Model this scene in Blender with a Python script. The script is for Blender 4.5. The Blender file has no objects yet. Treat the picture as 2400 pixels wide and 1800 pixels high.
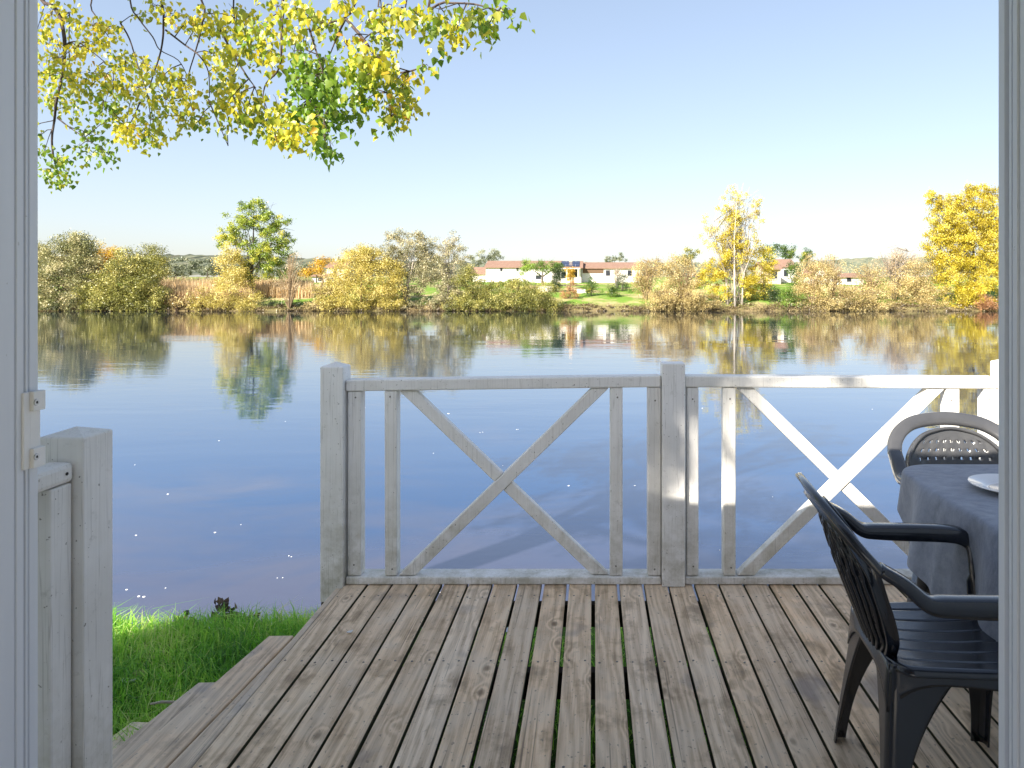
import bpy, bmesh, math, random
import numpy as np
from mathutils import Vector, Matrix
random.seed(7); RNG = np.random.default_rng(11)
PI = math.pi
S = bpy.context.scene
COL = S.collection
# ---------------------------------------------------------------- camera model
F, CX, CY, CH = 1700.0, 1390.0, 676.0, 1.456       # focal length and principal point in photo pixels, eye height
WATER = -1.6
def P(px, py, Y):                                   # photo pixel at depth Y -> world point
    return Vector(((px-CX)/F*Y, Y, CH-(py-CY)/F*Y))
def PX(px, Y): return (px-CX)/F*Y
def PZ(py, Y): return CH-(py-CY)/F*Y
SUN_EL, SUN_AZ = math.radians(34), math.radians(38)  # azimuth measured from straight behind the camera towards its left
# ---------------------------------------------------------------- object helpers
def tag(o, label=None, cat=None, group=None, kind=None):
    if label: o['label'] = label
    if cat: o['category'] = cat
    if group: o['group'] = group
    if kind: o['kind'] = kind
    return o
def empty(name, loc=(0,0,0), rz=0):
    o = bpy.data.objects.new(name, None); COL.objects.link(o)
    o.location = loc; o.rotation_euler = (0,0,rz); o.empty_display_size = .2
    return o
def link(name, me, mats, parent=None, smooth=False):
    if not isinstance(mats, (list, tuple)): mats = [mats]
    for m in mats: me.materials.append(m)
    o = bpy.data.objects.new(name, me); COL.objects.link(o)
    if parent is not None:
        o.parent = parent
    if smooth:
        me.polygons.foreach_set('use_smooth', np.ones(len(me.polygons), dtype=bool))
    return o
def bevel(o, w=.004, seg=2, ang=35):
    m = o.modifiers.new('bevel', 'BEVEL'); m.width = w; m.segments = seg
    m.limit_method = 'ANGLE'; m.angle_limit = math.radians(ang)
    return o
class MB:
    def __init__(s): s.v=[]; s.f=[]; s.m=[]; s.a=[]; s.cur=0; s.att=0.0
    def add(s, vs, fs):
        b=len(s.v); s.v += [tuple(v) for v in vs]; s.a += [s.att]*len(vs)
        for f in fs: s.f.append(tuple(b+i for i in f)); s.m.append(s.cur)
    def box(s, x0,x1,y0,y1,z0,z1, M=None, top=None):
        vs=[Vector(p) for p in ((x0,y0,z0),(x1,y0,z0),(x1,y1,z0),(x0,y1,z0),(x0,y0,z1),(x1,y0,z1),(x1,y1,z1),(x0,y1,z1))]
        if M is not None: vs=[M@v for v in vs]
        s.add(vs, [(0,3,2,1),(4,5,6,7),(0,1,5,4),(1,2,6,5),(2,3,7,6),(3,0,4,7)])
    def tube(s, pts, rads, n=6, cap=True):
        pts=[Vector(p) for p in pts]; rings=[]
        up=Vector((.31,.77,.55))
        for i,p in enumerate(pts):
            d=(pts[min(i+1,len(pts)-1)]-pts[max(i-1,0)])
            if d.length<1e-9: d=Vector((0,0,1))
            d.normalize(); a=d.cross(up)
            if a.length<.05: a=d.cross(Vector((1,0,0)))
            a.normalize(); b=d.cross(a)
            rings.append([p+(a*math.cos(2*PI*k/n)+b*math.sin(2*PI*k/n))*rads[i] for k in range(n)])
        vs=[v for r in rings for v in r]; fs=[]
        for i in range(len(pts)-1):
            for k in range(n):
                k2=(k+1)%n; fs.append((i*n+k,i*n+k2,(i+1)*n+k2,(i+1)*n+k))
        if cap: fs.append(tuple(range(n))[::-1]); fs.append(tuple((len(pts)-1)*n+k for k in range(n)))
        s.add(vs,fs)
    def lathe(s, prof, c, n=32):
        vs=[]; fs=[]
        for r,z in prof:
            for k in range(n): vs.append((c[0]+r*math.cos(2*PI*k/n), c[1]+r*math.sin(2*PI*k/n), c[2]+z))
        for i in range(len(prof)-1):
            for k in range(n):
                k2=(k+1)%n; fs.append((i*n+k,i*n+k2,(i+1)*n+k2,(i+1)*n+k))
        s.add(vs,fs)
    def grid(s, fn, nu, nv, skip=None):
        vs=[fn(i/nu,j/nv) for j in range(nv+1) for i in range(nu+1)]; fs=[]
        for j in range(nv):
            for i in range(nu):
                if skip and skip(i,j): continue
                a=j*(nu+1)+i; fs.append((a,a+1,a+nu+2,a+nu+1))
        s.add(vs,fs)
    def build(s, name, mats, parent=None, smooth=False, att=None):
        me=bpy.data.meshes.new(name); me.from_pydata(s.v,[],s.f); me.update()
        o=link(name, me, mats, parent, smooth)
        if any(s.m): me.polygons.foreach_set('material_index', s.m)
        if att:
            at=me.attributes.new(att,'FLOAT','POINT'); at.data.foreach_set('value', s.a)
        return o
def solid(o, t, off=0):
    m=o.modifiers.new('thick','SOLIDIFY'); m.thickness=t; m.offset=off; m.use_even_offset=True
    return o
# ---------------------------------------------------------------- material helpers
class NT:
    def __init__(s, name):
        s.mat=bpy.data.materials.new(name); s.mat.use_nodes=True; s.t=s.mat.node_tree; s.t.nodes.clear()
        s.out=s.t.nodes.new('ShaderNodeOutputMaterial')
    def n(s, typ, ins=None, **kw):
        nd=s.t.nodes.new('ShaderNode'+typ)
        for k,v in kw.items(): setattr(nd,k,v)
        for k,v in (ins or {}).items():
            sock=nd.inputs[k]
            if isinstance(v, bpy.types.NodeSocket): s.t.links.new(v,sock)
            else: sock.default_value=v
        return nd
    def math(s, op, a, b=0.0, c=None, clamp=False):
        ins={0:a,1:b}
        if c is not None: ins[2]=c
        nd=s.n('Math', ins, operation=op); nd.use_clamp=clamp
        return nd.outputs[0]
    def ramp(s, fac, stops, interp='LINEAR'):
        nd=s.n('ValToRGB', {'Fac':fac}); cr=nd.color_ramp; cr.interpolation=interp
        while len(cr.elements)<len(stops): cr.elements.new(.5)
        for e,(p,c) in zip(cr.elements, stops):
            e.position=p; e.color=(c,c,c,1) if isinstance(c,(int,float)) else (*c,1)
        return nd.outputs['Color']
    def mix(s, fac, a, b, mode='MIX'):
        nd=s.n('Mix', None, data_type='RGBA', blend_type=mode)
        for i,v in ((0,fac),(6,a),(7,b)):
            if isinstance(v, bpy.types.NodeSocket): s.t.links.new(v, nd.inputs[i])
            else: nd.inputs[i].default_value = v if i==0 else (*v,1) if len(v)==3 else v
        return nd.outputs[2]
    def noise(s, vec, scale, detail=3, rough=.55, dist=0.0):
        ins={'Scale':scale,'Detail':detail,'Roughness':rough,'Distortion':dist}
        if vec is not None: ins['Vector']=vec
        return s.n('TexNoise', ins).outputs['Fac']
    def obj(s): return s.n('TexCoord').outputs['Object']
    def pos(s): return s.n('NewGeometry').outputs['Position']
    def mapv(s, vec, scale=(1,1,1), loc=(0,0,0)):
        return s.n('Mapping', {'Vector':vec,'Scale':scale,'Location':loc}).outputs[0]
    def attr(s, name): return s.n('Attribute', attribute_name=name).outputs['Fac']
    def bump(s, h, strength, dist=.01, normal=None):
        ins={'Height':h,'Strength':strength,'Distance':dist}
        if normal is not None: ins['Normal']=normal
        return s.n('Bump', ins).outputs[0]
    def surf(s, sh): s.t.links.new(sh, s.out.inputs['Surface']); return s.mat
    def bsdf(s, color, rough=.6, normal=None, spec=.5, **kw):
        ins={'Base Color':color if isinstance(color,bpy.types.NodeSocket) else (*color,1),'Roughness':rough,'Specular IOR Level':spec}
        if normal is not None: ins['Normal']=normal
        ins.update(kw)
        return s.n('BsdfPrincipled', ins).outputs[0]

def leaf_mat(name, stops, trans=.4, rough=.6):
    m=NT(name); c=m.ramp(m.attr('tint'), stops)
    d=m.n('BsdfDiffuse',{'Color':c}).outputs[0]; t=m.n('BsdfTranslucent',{'Color':c}).outputs[0]
    a=m.n('MixShader',{0:trans,1:d,2:t}).outputs[0]
    g=m.n('BsdfGlossy',{'Color':(1,1,1,1),'Roughness':.45}).outputs[0]
    return m.surf(m.n('MixShader',{0:.04,1:a,2:g}).outputs[0])
def plain(name, color, rough=.6, noise=.0, scale=20, spec=.4, bump=0):
    m=NT(name); c=color; nrm=None
    if noise or bump:
        f=m.noise(m.obj(), scale, 4)
    if noise:
        c=m.mix(f, tuple(x*(1-noise) for x in color), tuple(min(1,x*(1+noise)) for x in color))
    if bump: nrm=m.bump(f, bump)
    return m.surf(m.bsdf(c, rough, nrm, spec))

# ---- materials of the near place
def wood_deck(name='deck_wood', grey=0.0):
    m=NT(name); o=m.obj(); b=m.attr('board')
    sep=m.n('SeparateXYZ',{0:o}); x,y,z=sep.outputs
    bo=m.math('MULTIPLY',b,37.0)
    v=m.n('CombineXYZ',{0:m.math('ADD',x,bo),1:m.math('MULTIPLY_ADD',y,1.0,bo),2:z}).outputs[0]
    warp=m.noise(m.mapv(v,(6,.75,1)),1.0,2)
    # knots
    kv=m.mapv(v,(9,5.2,0.01)); vo=m.n('TexVoronoi',{'Vector':kv,'Scale':1.0,'Randomness':1.0}); kd=vo.outputs['Distance']
    pick=m.math('GREATER_THAN', m.n('SeparateXYZ',{0:vo.outputs['Color']}).outputs[0], .52)
    kn=m.math('MULTIPLY', m.ramp(kd,[(0,1.0),(.09,.75),(.16,0)]), pick)
    pull=m.math('MULTIPLY', m.ramp(kd,[(0,1.0),(.45,0)],'EASE'), pick)
    rv=m.math('ADD', m.math('MULTIPLY_ADD', warp, 2.2, m.math('MULTIPLY',x,7.0)), m.math('MULTIPLY',pull,.55))
    ring=m.math('MULTIPLY_ADD', m.math('SINE', m.math('MULTIPLY',m.math('ADD',rv,bo),19.0)), .5, .5)
    fine=m.noise(m.mapv(v,(170,5,1)),1.0,5,.65)
    med=m.noise(m.mapv(v,(26,1.4,1)),1.0,4,.6)
    blot=m.noise(m.mapv(o,(5,4,1)),1.0,5,.62)
    spots=m.noise(m.mapv(o,(3.1,2.4,1),(4,9,0)),1.0,3,.5)
    f=m.math('ADD', m.math('MULTIPLY',fine,.44), m.math('ADD', m.math('MULTIPLY',med,.36), m.math('MULTIPLY',m.math('POWER',ring,1.3),.13)))
    c=m.ramp(f,[(.24,(.23,.160,.10)),(.40,(.57,.425,.285)),(.53,(.83,.65,.465)),(.76,(.94,.80,.62))])
    tone=m.ramp(m.math('FRACT',m.math('MULTIPLY',b,7.3)),[(0,(1.10,1.11,1.13)),(.25,(.96,.93,.88)),(.5,(1.06,.97,.86)),(.75,(.84,.82,.80)),(1,(1.10,1.05,.97))])
    c=m.mix(1.0,c,tone,'MULTIPLY')
    c=m.mix(m.ramp(blot,[(.40,.0),(.66,.6)]), c, (.74,.615,.47),'MIX')      # bleached patches
    c=m.mix(m.ramp(blot,[(.33,.7),(.46,0)]), c, (.27,.21,.15))               # damp brown patches
    c=m.mix(m.ramp(spots,[(.60,0),(.68,.6)]), c, (.24,.21,.205))            # dark stains
    c=m.mix(m.math('MULTIPLY',kn,.85), c, (.15,.098,.06))
    spk=m.noise(m.mapv(o,(70,45,1)),1.0,2)
    c=m.mix(m.ramp(spk,[(.64,0),(.71,.65)]), c, (.22,.18,.15))
    crk=m.noise(m.mapv(v,(75,.9,1)),1.0,3,.5)
    c=m.mix(m.ramp(crk,[(.655,0),(.69,.55)]), c, (.16,.12,.09))
    if grey: c=m.mix(grey, c, (.50,.475,.44))
    nrm=m.bump(m.math('ADD',m.math('MULTIPLY',fine,.8),m.math('MULTIPLY',ring,.15)),.6,.004)
    return m.surf(m.bsdf(c,.78,nrm,.25))
def paint(name='white_paint'):
    m=NT(name); o=m.pos()
    big=m.noise(o,4,4,.6); st=m.noise(m.mapv(o,(90,90,3.5)),1.0,4,.6); sp=m.noise(o,85,2,.5); gr=m.noise(o,26,5,.7)
    c=m.mix(m.ramp(st,[(.35,0),(.75,.5)]),(.90,.885,.865),(.79,.775,.75))
    c=m.mix(m.ramp(big,[(.40,0),(.72,.40)]),c,(.60,.58,.53))
    c=m.mix(m.ramp(gr,[(.60,0),(.72,.45)]),c,(.50,.49,.45))
    c=m.mix(m.ramp(sp,[(.70,0),(.745,.85)]),c,(.20,.18,.15))
    cr=m.noise(m.mapv(o,(60,60,1.1)),1.0,2,.4)
    c=m.mix(m.ramp(cr,[(.485,0),(.497,.32),(.503,.32),(.515,0)]),c,(.33,.31,.28))
    z=m.n('SeparateXYZ',{0:o}).outputs[2]
    low=m.n('MapRange',{0:z,1:.60,2:.02,3:0.0,4:1.0}).outputs[0]
    alg=m.math('MULTIPLY',low,m.ramp(m.noise(o,12,5,.7),[(.38,0),(.66,1)]))
    c=m.mix(m.math('MULTIPLY',alg,.62),c,(.30,.275,.17))
    tv=m.n('ObjectInfo').outputs['Random']
    c=m.mix(1.0,c,m.ramp(tv,[(0,(.90,.89,.87)),(.5,(1,1,1)),(1,(.95,.94,.90))]),'MULTIPLY')
    nrm=m.bump(m.math('ADD',st,m.math('MULTIPLY',gr,.6)),.35,.004)
    return m.surf(m.bsdf(c,.60,nrm,.35))
M={}
M['deck']=wood_deck(); M['deck_grey']=wood_deck('step_wood',.25)
M['paint']=paint()
M['moss']=plain('mossy_board_edge',(.075,.075,.035),.9,.6,40)
M['joist']=plain('dark_joist',(.045,.034,.024),.9,.4,30)
M['nail']=plain('nail_steel',(.16,.14,.12),.5,.3,60)
M['mossy_post']=plain('mossy_wood',(.10,.075,.03),.9,.5,30)
def pvc():
    m=NT('frame_pvc'); o=m.pos()
    s=m.noise(m.mapv(o,(40,40,1.5)),1.0,4); d=m.noise(o,60,2)
    c=m.mix(m.ramp(s,[(.3,0),(.75,.6)]),(.74,.77,.83),(.66,.69,.745))
    c=m.mix(m.ramp(d,[(.76,0),(.79,.45)]),c,(.35,.35,.35))
    return m.surf(m.bsdf(c,.38,None,.5))
M['pvc']=pvc(); M['seal']=plain('rubber_seal',(.10,.11,.12),.6)
M['strike']=plain('strike_plastic',(.84,.83,.82),.4,.06,40)
M['steel']=plain('screw_steel',(.50,.50,.52),.3); M['steel'].node_tree.nodes['Principled BSDF'].inputs['Metallic'].default_value=.9
M['dark']=plain('dark_hole',(.02,.02,.025),.8)
def plastic(name='anthracite_plastic',c1=(.007,.010,.017),c2=(.013,.017,.026)):
    m=NT(name); o=m.obj()
    n=m.noise(o,260,2); d=m.noise(o,9,4)
    c=m.mix(m.ramp(d,[(.35,0),(.7,.6)]),c1,c2)
    return m.surf(m.bsdf(c,.26,m.bump(n,.06,.002),.5,**{'Coat Weight':.6,'Coat Roughness':.13}))
M['plastic']=plastic(); M['lit_plastic']=plastic('sunlit_plastic',(.055,.056,.060),(.085,.084,.086))  # second plastic: far chair's lighter copy, sunlight put into its base colour
def cloth():
    m=NT('grey_tablecloth'); o=m.obj()
    w=m.noise(m.mapv(o,(420,420,420)),1.0,2); st=m.noise(m.mapv(o,(22,30,22)),1.0,5,.7); l=m.noise(o,5,4)
    c=m.ramp(m.math('ADD',m.math('MULTIPLY',st,.6),m.math('MULTIPLY',w,.4)),[(.36,(.15,.168,.21)),(.64,(.27,.295,.355))])
    c=m.mix(m.ramp(l,[(.4,0),(.7,.35)]),c,(.30,.325,.385))
    h=m.math('ADD',m.math('MULTIPLY',m.noise(m.mapv(o,(5,8,5)),1.0,4,.6,.8),1.0),m.math('MULTIPLY',w,.06))
    return m.surf(m.bsdf(c,.80,m.bump(h,.5,.012),.25,**{'Sheen Weight':.25}))
M['cloth']=cloth()
M['china']=plain('white_china',(.82,.81,.80),.15); M['china_grey']=plain('grey_glaze',(.50,.47,.44),.2)
M['wall']=plain('cabin_cladding',(.86,.86,.84),.55,.04,4)
M['roofing']=plain('cabin_roofing',(.12,.11,.11),.8,.2,20); M['floor']=plain('cabin_floor',(.72,.66,.58),.4,.15,12)
def bark(name,c1,c2,sc=14):
    m=NT(name); o=m.obj(); f=m.noise(m.mapv(o,(sc,sc,sc*.25)),1.0,5,.65)
    return m.surf(m.bsdf(m.ramp(f,[(.3,c1),(.7,c2)]),.9,m.bump(f,.5,.02),.2))
M['bark']=bark('grey_brown_bark',(.05,.042,.035),(.17,.15,.125)); M['twig']=bark('dark_twig',(.055,.040,.035),(.11,.085,.075),60)
M['pale_bark']=bark('pale_bark',(.30,.255,.20),(.54,.49,.41),3); M['tan_twig']=bark('tan_twig',(.26,.18,.10),(.52,.40,.25),2)
M['brown_twig']=bark('brown_twig',(.09,.06,.04),(.22,.15,.10),2); M['grey_twig']=bark('grey_twig',(.20,.17,.14),(.42,.37,.31),2)
# foliage palettes; gold, yellowwillow and tan paled to stand in for haze
M['poplar_leaf']=leaf_mat('autumn_leaf',[(0,(.13,.25,.012)),(.2,(.22,.34,.02)),(.42,(.34,.38,.025)),(.62,(.62,.56,.03)),(.82,(.80,.64,.035)),(1,(.54,.27,.03))],.48)
PAL={
 'greywillow':[(0,(.13,.125,.055)),(.4,(.34,.32,.16)),(.75,(.54,.47,.27)),(1,(.66,.58,.36))],
 'lime':[(0,(.07,.12,.016)),(.3,(.19,.28,.03)),(.6,(.40,.45,.05)),(1,(.70,.62,.10))],
 'straw':[(0,(.42,.29,.14)),(.5,(.68,.50,.27)),(1,(.82,.66,.42))],
 'under':[(0,(.045,.035,.018)),(.4,(.14,.10,.05)),(.75,(.30,.23,.11)),(1,(.42,.36,.15))],
 'darkwillow':[(0,(.05,.065,.022)),(.35,(.24,.25,.09)),(.7,(.54,.48,.23)),(1,(.70,.62,.36))],
 'gold':[(0,(.24,.165,.012)),(.4,(.54,.44,.025)),(.75,(.76,.64,.09)),(1,(.88,.78,.18))],
 'amber':[(0,(.30,.17,.015)),(.5,(.62,.38,.03)),(1,(.80,.58,.07))],
 'yellowwillow':[(0,(.24,.20,.025)),(.4,(.54,.45,.10)),(.75,(.74,.62,.20)),(1,(.86,.74,.32))],
 'olive':[(0,(.08,.09,.018)),(.4,(.26,.26,.055)),(.75,(.50,.45,.12)),(1,(.66,.58,.20))],
 'green':[(0,(.022,.05,.010)),(.4,(.075,.15,.022)),(.7,(.20,.28,.035)),(1,(.44,.42,.06))],
 'dark':[(0,(.012,.025,.008)),(.5,(.045,.075,.022)),(1,(.14,.17,.05))],
 'bright':[(0,(.05,.10,.012)),(.5,(.16,.27,.035)),(1,(.34,.46,.07))],
 'tan':[(0,(.15,.12,.045)),(.3,(.38,.29,.11)),(.6,(.64,.50,.20)),(1,(.82,.71,.36))],
 'pinktan':[(0,(.28,.20,.11)),(.5,(.56,.43,.25)),(1,(.74,.60,.39))],
 'rust':[(0,(.22,.10,.04)),(.5,(.50,.26,.11)),(1,(.66,.40,.20))],
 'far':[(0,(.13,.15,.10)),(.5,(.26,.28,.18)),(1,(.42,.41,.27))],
}
for k,st in PAL.items(): M['l_'+k]=leaf_mat('foliage_'+k, st, .3)

# ================================================================ LEAVES
def rand_dirs(n):
    d=RNG.normal(size=(n,3)); return d/np.linalg.norm(d,axis=1)[:,None]
def leaf_mesh(name, C, size, tint, mat, parent, kind='quad', hang=False, bias=None):
    n=len(C); C=np.asarray(C,float); size=np.broadcast_to(np.asarray(size,float),(n,))
    if hang:
        u=RNG.normal(size=(n,3))*.45; u[:,2]-=1.0
    else:
        u=rand_dirs(n)
        if bias is not None: u=u+np.asarray(bias)*1.0
    u/=np.linalg.norm(u,axis=1)[:,None]
    w=np.cross(u,rand_dirs(n)); w/=(np.linalg.norm(w,axis=1)[:,None]+1e-9); nn=np.cross(u,w)
    s=size[:,None]
    if kind=='quad':
        V=np.stack([C-u*s*.55, C+w*s*.36+nn*s*.08, C+u*s*.55, C-w*s*.36+nn*s*.08],1)
        k=4; faces=np.arange(n*4).reshape(n,4)
    else:
        fold=(.05+.22*RNG.random(n))[:,None]*s
        V=np.stack([C, C+u*s*.22+w*s*.46+nn*fold, C+u*s*.60+w*s*.30+nn*fold*.8, C+u*s*1.05, C+u*s*.60-w*s*.30+nn*fold*.8, C+u*s*.22-w*s*.46+nn*fold],1)
        k=6; b=np.arange(n)[:,None]*6
        faces=np.concatenate([b+np.array([[0,1,2,3]]), b+np.array([[0,3,4,5]])],0)
    me=bpy.data.meshes.new(name); V=V.reshape(-1,3)
    me.vertices.add(len(V)); me.vertices.foreach_set('co',V.ravel())
    nf=len(faces); me.loops.add(nf*4); me.loops.foreach_set('vertex_index',faces.ravel().astype(np.int32))
    me.polygons.add(nf); me.polygons.foreach_set('loop_start',(np.arange(nf)*4).astype(np.int32))
    me.polygons.foreach_set('loop_total',np.full(nf,4,np.int32))
    at=me.attributes.new('tint','FLOAT','POINT'); at.data.foreach_set('value',np.repeat(np.clip(tint,0,1),k).astype(np.float32))
    me.update(calc_edges=True)
    return link(name, me, mat, parent)

def crown_points(lobes, Y, dens, clump=.34, depth=1.0, shell=.45):
    """lobes in photo pixels at distance Y -> leaf centres and tints; leaves gather in clumps spread through each lobe"""
    Cs=[]; Ts=[]
    for L in lobes:
        px,py,rx,ry=L[:4]; k=L[4] if len(L)>4 else 1.0; tb=L[5] if len(L)>5 else 0.0; dy=L[6] if len(L)>6 else 0.0
        c=np.array(P(px,py,Y+dy)); a=rx/F*Y*1.08; b=ry/F*Y*1.13; dd=min(a,max(a*.7,1.0))*depth
        n=int(max(90, PI*a*b*dens*k*3.6)); m=max(12,int(n/105))
        d=rand_dirs(m); r=RNG.random(m)**shell
        cl=c+d*r[:,None]*np.array([a,dd,b])
        ct=np.clip(RNG.normal(.34,.24,m),0,.85)          # own hue of each clump
        i=RNG.integers(0,m,n)
        sg=clump*min(a,b,1.6)*.62+.05
        pts=cl[i]+RNG.normal(size=(n,3))*sg*np.array([1,1,.8])
        Cs.append(pts); Ts.append(ct[i]+RNG.random(n)*.20+tb)
    C=np.concatenate(Cs); T=np.concatenate(Ts)
    return C,T
def clamp_ground(C, T, Y):
    k=C[:,2]>WATER+.02
    return C[k],T[k]
GRPT='trees on the far bank'; GRPS='shrubs along the far bank'
def far_tree(name, label, cat, Y, lobes, pal, dens=70, leaf=.30, trunks=(), bark='bark', group=GRPT, part='crown', clump=.34, shell=.45, twigs=None, pal2=None):
    base=trunks[0][0] if trunks else (lobes[0][0], lobes[0][1]+lobes[0][3])
    g=P(base[0],base[1],Y); root=empty(name,g); tag(root,label,cat,group)
    lobes=list(lobes)
    if Y<101 and base[1]>712 and part in ('crown','foliage') and name not in ('hedge','golden_poplar','bare_tree'):   # branches drooping to the water
        xs=[(L[0]-L[2]*.8,L[0]+L[2]*.8) for L in lobes if L[1]+L[3]>690]
        if xs:
            x0,x1=min(x[0] for x in xs),max(x[1] for x in xs); n=max(2,int((x1-x0)/26))
            for i in range(n): lobes.append((x0+(x1-x0)*(i+.5)/n, 719+random.uniform(-5,3), 19, 12+random.uniform(-3,4), .75, -.12, random.uniform(-1.3,-.5)))
    C,T=crown_points(lobes,Y,dens,clump,shell=shell); C,T=clamp_ground(C,T,Y)
    C=C-np.array(g)
    sz=leaf*.52*(.55+.9*RNG.random(len(C)))
    leaf_mesh(part, C, sz, T, M['l_'+pal], root)
    if trunks or twigs:
        mb=MB()
        for path in trunks:
            w=path[-1]; pts=[]; 
            yo=random.uniform(-.5,.5)-(.8 if name=='golden_poplar' else 0)
            for (px,py) in path[:-1]:
                pts.append(P(px,py,Y)-g+Vector((0,yo,0)))
            n=len(pts); mb.tube(pts,[w*(1-.86*i/(n-1)) for i in range(n)],5)
        if twigs:   # (count, spread) fine limbs from the trunk line out into the lobes
            tl=[p for path in trunks for p in path[:-1]]
            for _ in range(twigs):
                L=random.choice(lobes); s=random.choice(tl)
                a=P(s[0],s[1],Y)-g; th=random.uniform(0,2*PI); q=random.uniform(.4,1.1)
                e=P(L[0]+L[2]*q*math.cos(th), L[1]-abs(L[3]*q*math.sin(th)), Y)-g+Vector((0,random.uniform(-1,1)*L[2]/F*Y*.6,0))
                if e.z<a.z: continue
                mid=(a+e)/2+Vector((0,0,.12*(e-a).length))
                mb.tube([a,mid,e],[.05,.035,.012],3,False)
        mb.build('trunk' if part=='crown' else 'stems', M[bark], root, True)
    return root
def brush(name, label, cat, Y, x0, x1, ytop, ybase, pal, twig='tan_twig', nt=90, dens=45, leaf=.24, prof=None, group=GRPS, lean=.5, tr=.022):
    """many-stemmed bush: thin stems fan up from a few stools, sparse leaf along the outer half of each stem"""
    cx=(x0+x1)/2; g=P(cx,ybase,Y); root=empty(name,g); tag(root,label,cat,group)
    mb=MB(); C=[]; T=[]
    H=(ybase-ytop)/F*Y; W=(x1-x0)/F*Y
    ns=max(2,int(W/1.6)); stools=[(-.5+(i+.5)/ns)*W*.82+random.uniform(-.3,.3) for i in range(ns)]
    for _ in range(nt):
        sx=random.choice(stools); u=sx/W+.5
        hp=(prof(u) if prof else .72+.28*math.sin(PI*min(max(u,0),1)))*H
        h=hp*random.uniform(.45,1.02)
        dx=random.gauss(0,lean)*h*.55; dy=random.gauss(0,lean)*h*.35
        if abs(sx+dx)>W*.56: dx*=.35
        a=Vector((sx,random.uniform(-.5,.5),-.1)); e=a+Vector((dx,dy,h))
        mid=a.lerp(e,.5)+Vector((-dx*.18,0,h*.07)); tip=e+Vector((dx*.14,0,-.03*h*random.random()))
        mb.tube([a,mid,e,tip],[tr*1.5,tr,tr*.6,tr*.3],3,False)
        for q in range(3):                           # side twigs
            t=random.uniform(.35,.9); s=a.lerp(e,t); k=random.uniform(.10,.24)*h
            f=s+Vector((random.gauss(0,.6)*k,random.gauss(0,.5)*k,random.uniform(.3,1)*k)); mb.tube([s,f],[tr*.5,tr*.25],3,False)
            nl=max(2,int(dens*.07*random.uniform(.5,1.5)))
            ct=random.random()*.5
            for _i in range(nl):
                p=s.lerp(f,random.uniform(.2,1.15)); C.append((p.x+random.gauss(0,.16),p.y+random.gauss(0,.16),p.z+random.gauss(0,.14))); T.append(ct+random.random()*.5)
    C=np.array(C); T=np.array(T); k=C[:,2]+g.z>WATER; C=C[k]; T=T[k]
    mb.build('stems', M[twig], root)
    leaf_mesh('foliage', C, leaf*(.6+.8*RNG.random(len(C))), T, M['l_'+pal], root)
    return root

# ================================================================ SETTING: land, river, hills
def nz(x,y,s=1.0):
    return (math.sin(x*1.7*s+y*.9*s)+math.sin(x*.63*s-y*1.3*s+1.7)+math.sin(x*2.9*s+y*2.1*s+.4)*.5)/2.5
def shore(x): return 98.1+.5*nz(x,3,.11)+.25*nz(x,9,.5)
FARP=[(-3,-3.2),(-.6,-1.9),(0,-1.62),(.5,-1.25),(1.5,-.75),(3.5,-.28),(7,.15),(12,.75),(18,1.30),(26,2.0),(38,2.6),(60,3.0),(110,3.6),(300,7),(700,14),(1300,22),(2600,40)]
def far_z(x, d):
    for (a,za),(b,zb) in zip(FARP,FARP[1:]):
        if d<=b: t=(d-a)/(b-a); return za+(zb-za)*t
    return FARP[-1][1]
def far_ground():
    ds=[-3,-1.2,-.6,-.2,.0,.25,.5,.9,1.5,2.3,3.5,5,7,9,12,15,18,22,26,32,38,48,60,80,110,170,300,480,700,1000,1300,1900,2600]
    xs=[-2600,-1800,-1200,-800,-500,-350,-250,-180,-130,-105]+[-95+1.6*i for i in range(129)]+[120,140,180,250,350,500,800,1200,1800,2600]
    mb=MB(); vs=[]
    for d in ds:
        for x in xs:
            amp=.10 if 0<d<60 else .4 if d>60 else 0
            vs.append((x, shore(x)+d, far_z(x,d)+amp*nz(x,d,.6)))
    nx=len(xs); fs=[(j*nx+i,j*nx+i+1,(j+1)*nx+i+1,(j+1)*nx+i) for j in range(len(ds)-1) for i in range(nx-1)]
    mb.add(vs,fs)
    m=NT('far_meadow'); p=m.pos(); n1=m.noise(p,.18,5,.6); n2=m.noise(p,2.2,4,.7)
    g=m.mix(n2,(.085,.17,.022),(.20,.30,.05)); t=m.mix(n2,(.30,.22,.12),(.50,.40,.22))
    c=m.mix(m.ramp(n1,[(.48,0),(.62,1)]),g,t)
    z=m.n('SeparateXYZ',{0:p}).outputs[2]
    c=m.mix(m.ramp(m.n('MapRange',{0:m.math('ADD',z,m.math('MULTIPLY',n2,.5)),1:-1.6,2:-.2,3:0.0,4:1.0}).outputs[0],[(0,1),(.55,.75),(1,0)]),c,m.mix(n2,(.06,.045,.03),(.24,.18,.09)))
    o=mb.build('far_bank', m.surf(m.bsdf(c,.95,None,.1)), None, True); tag(o,kind='structure')
far_ground()
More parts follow.
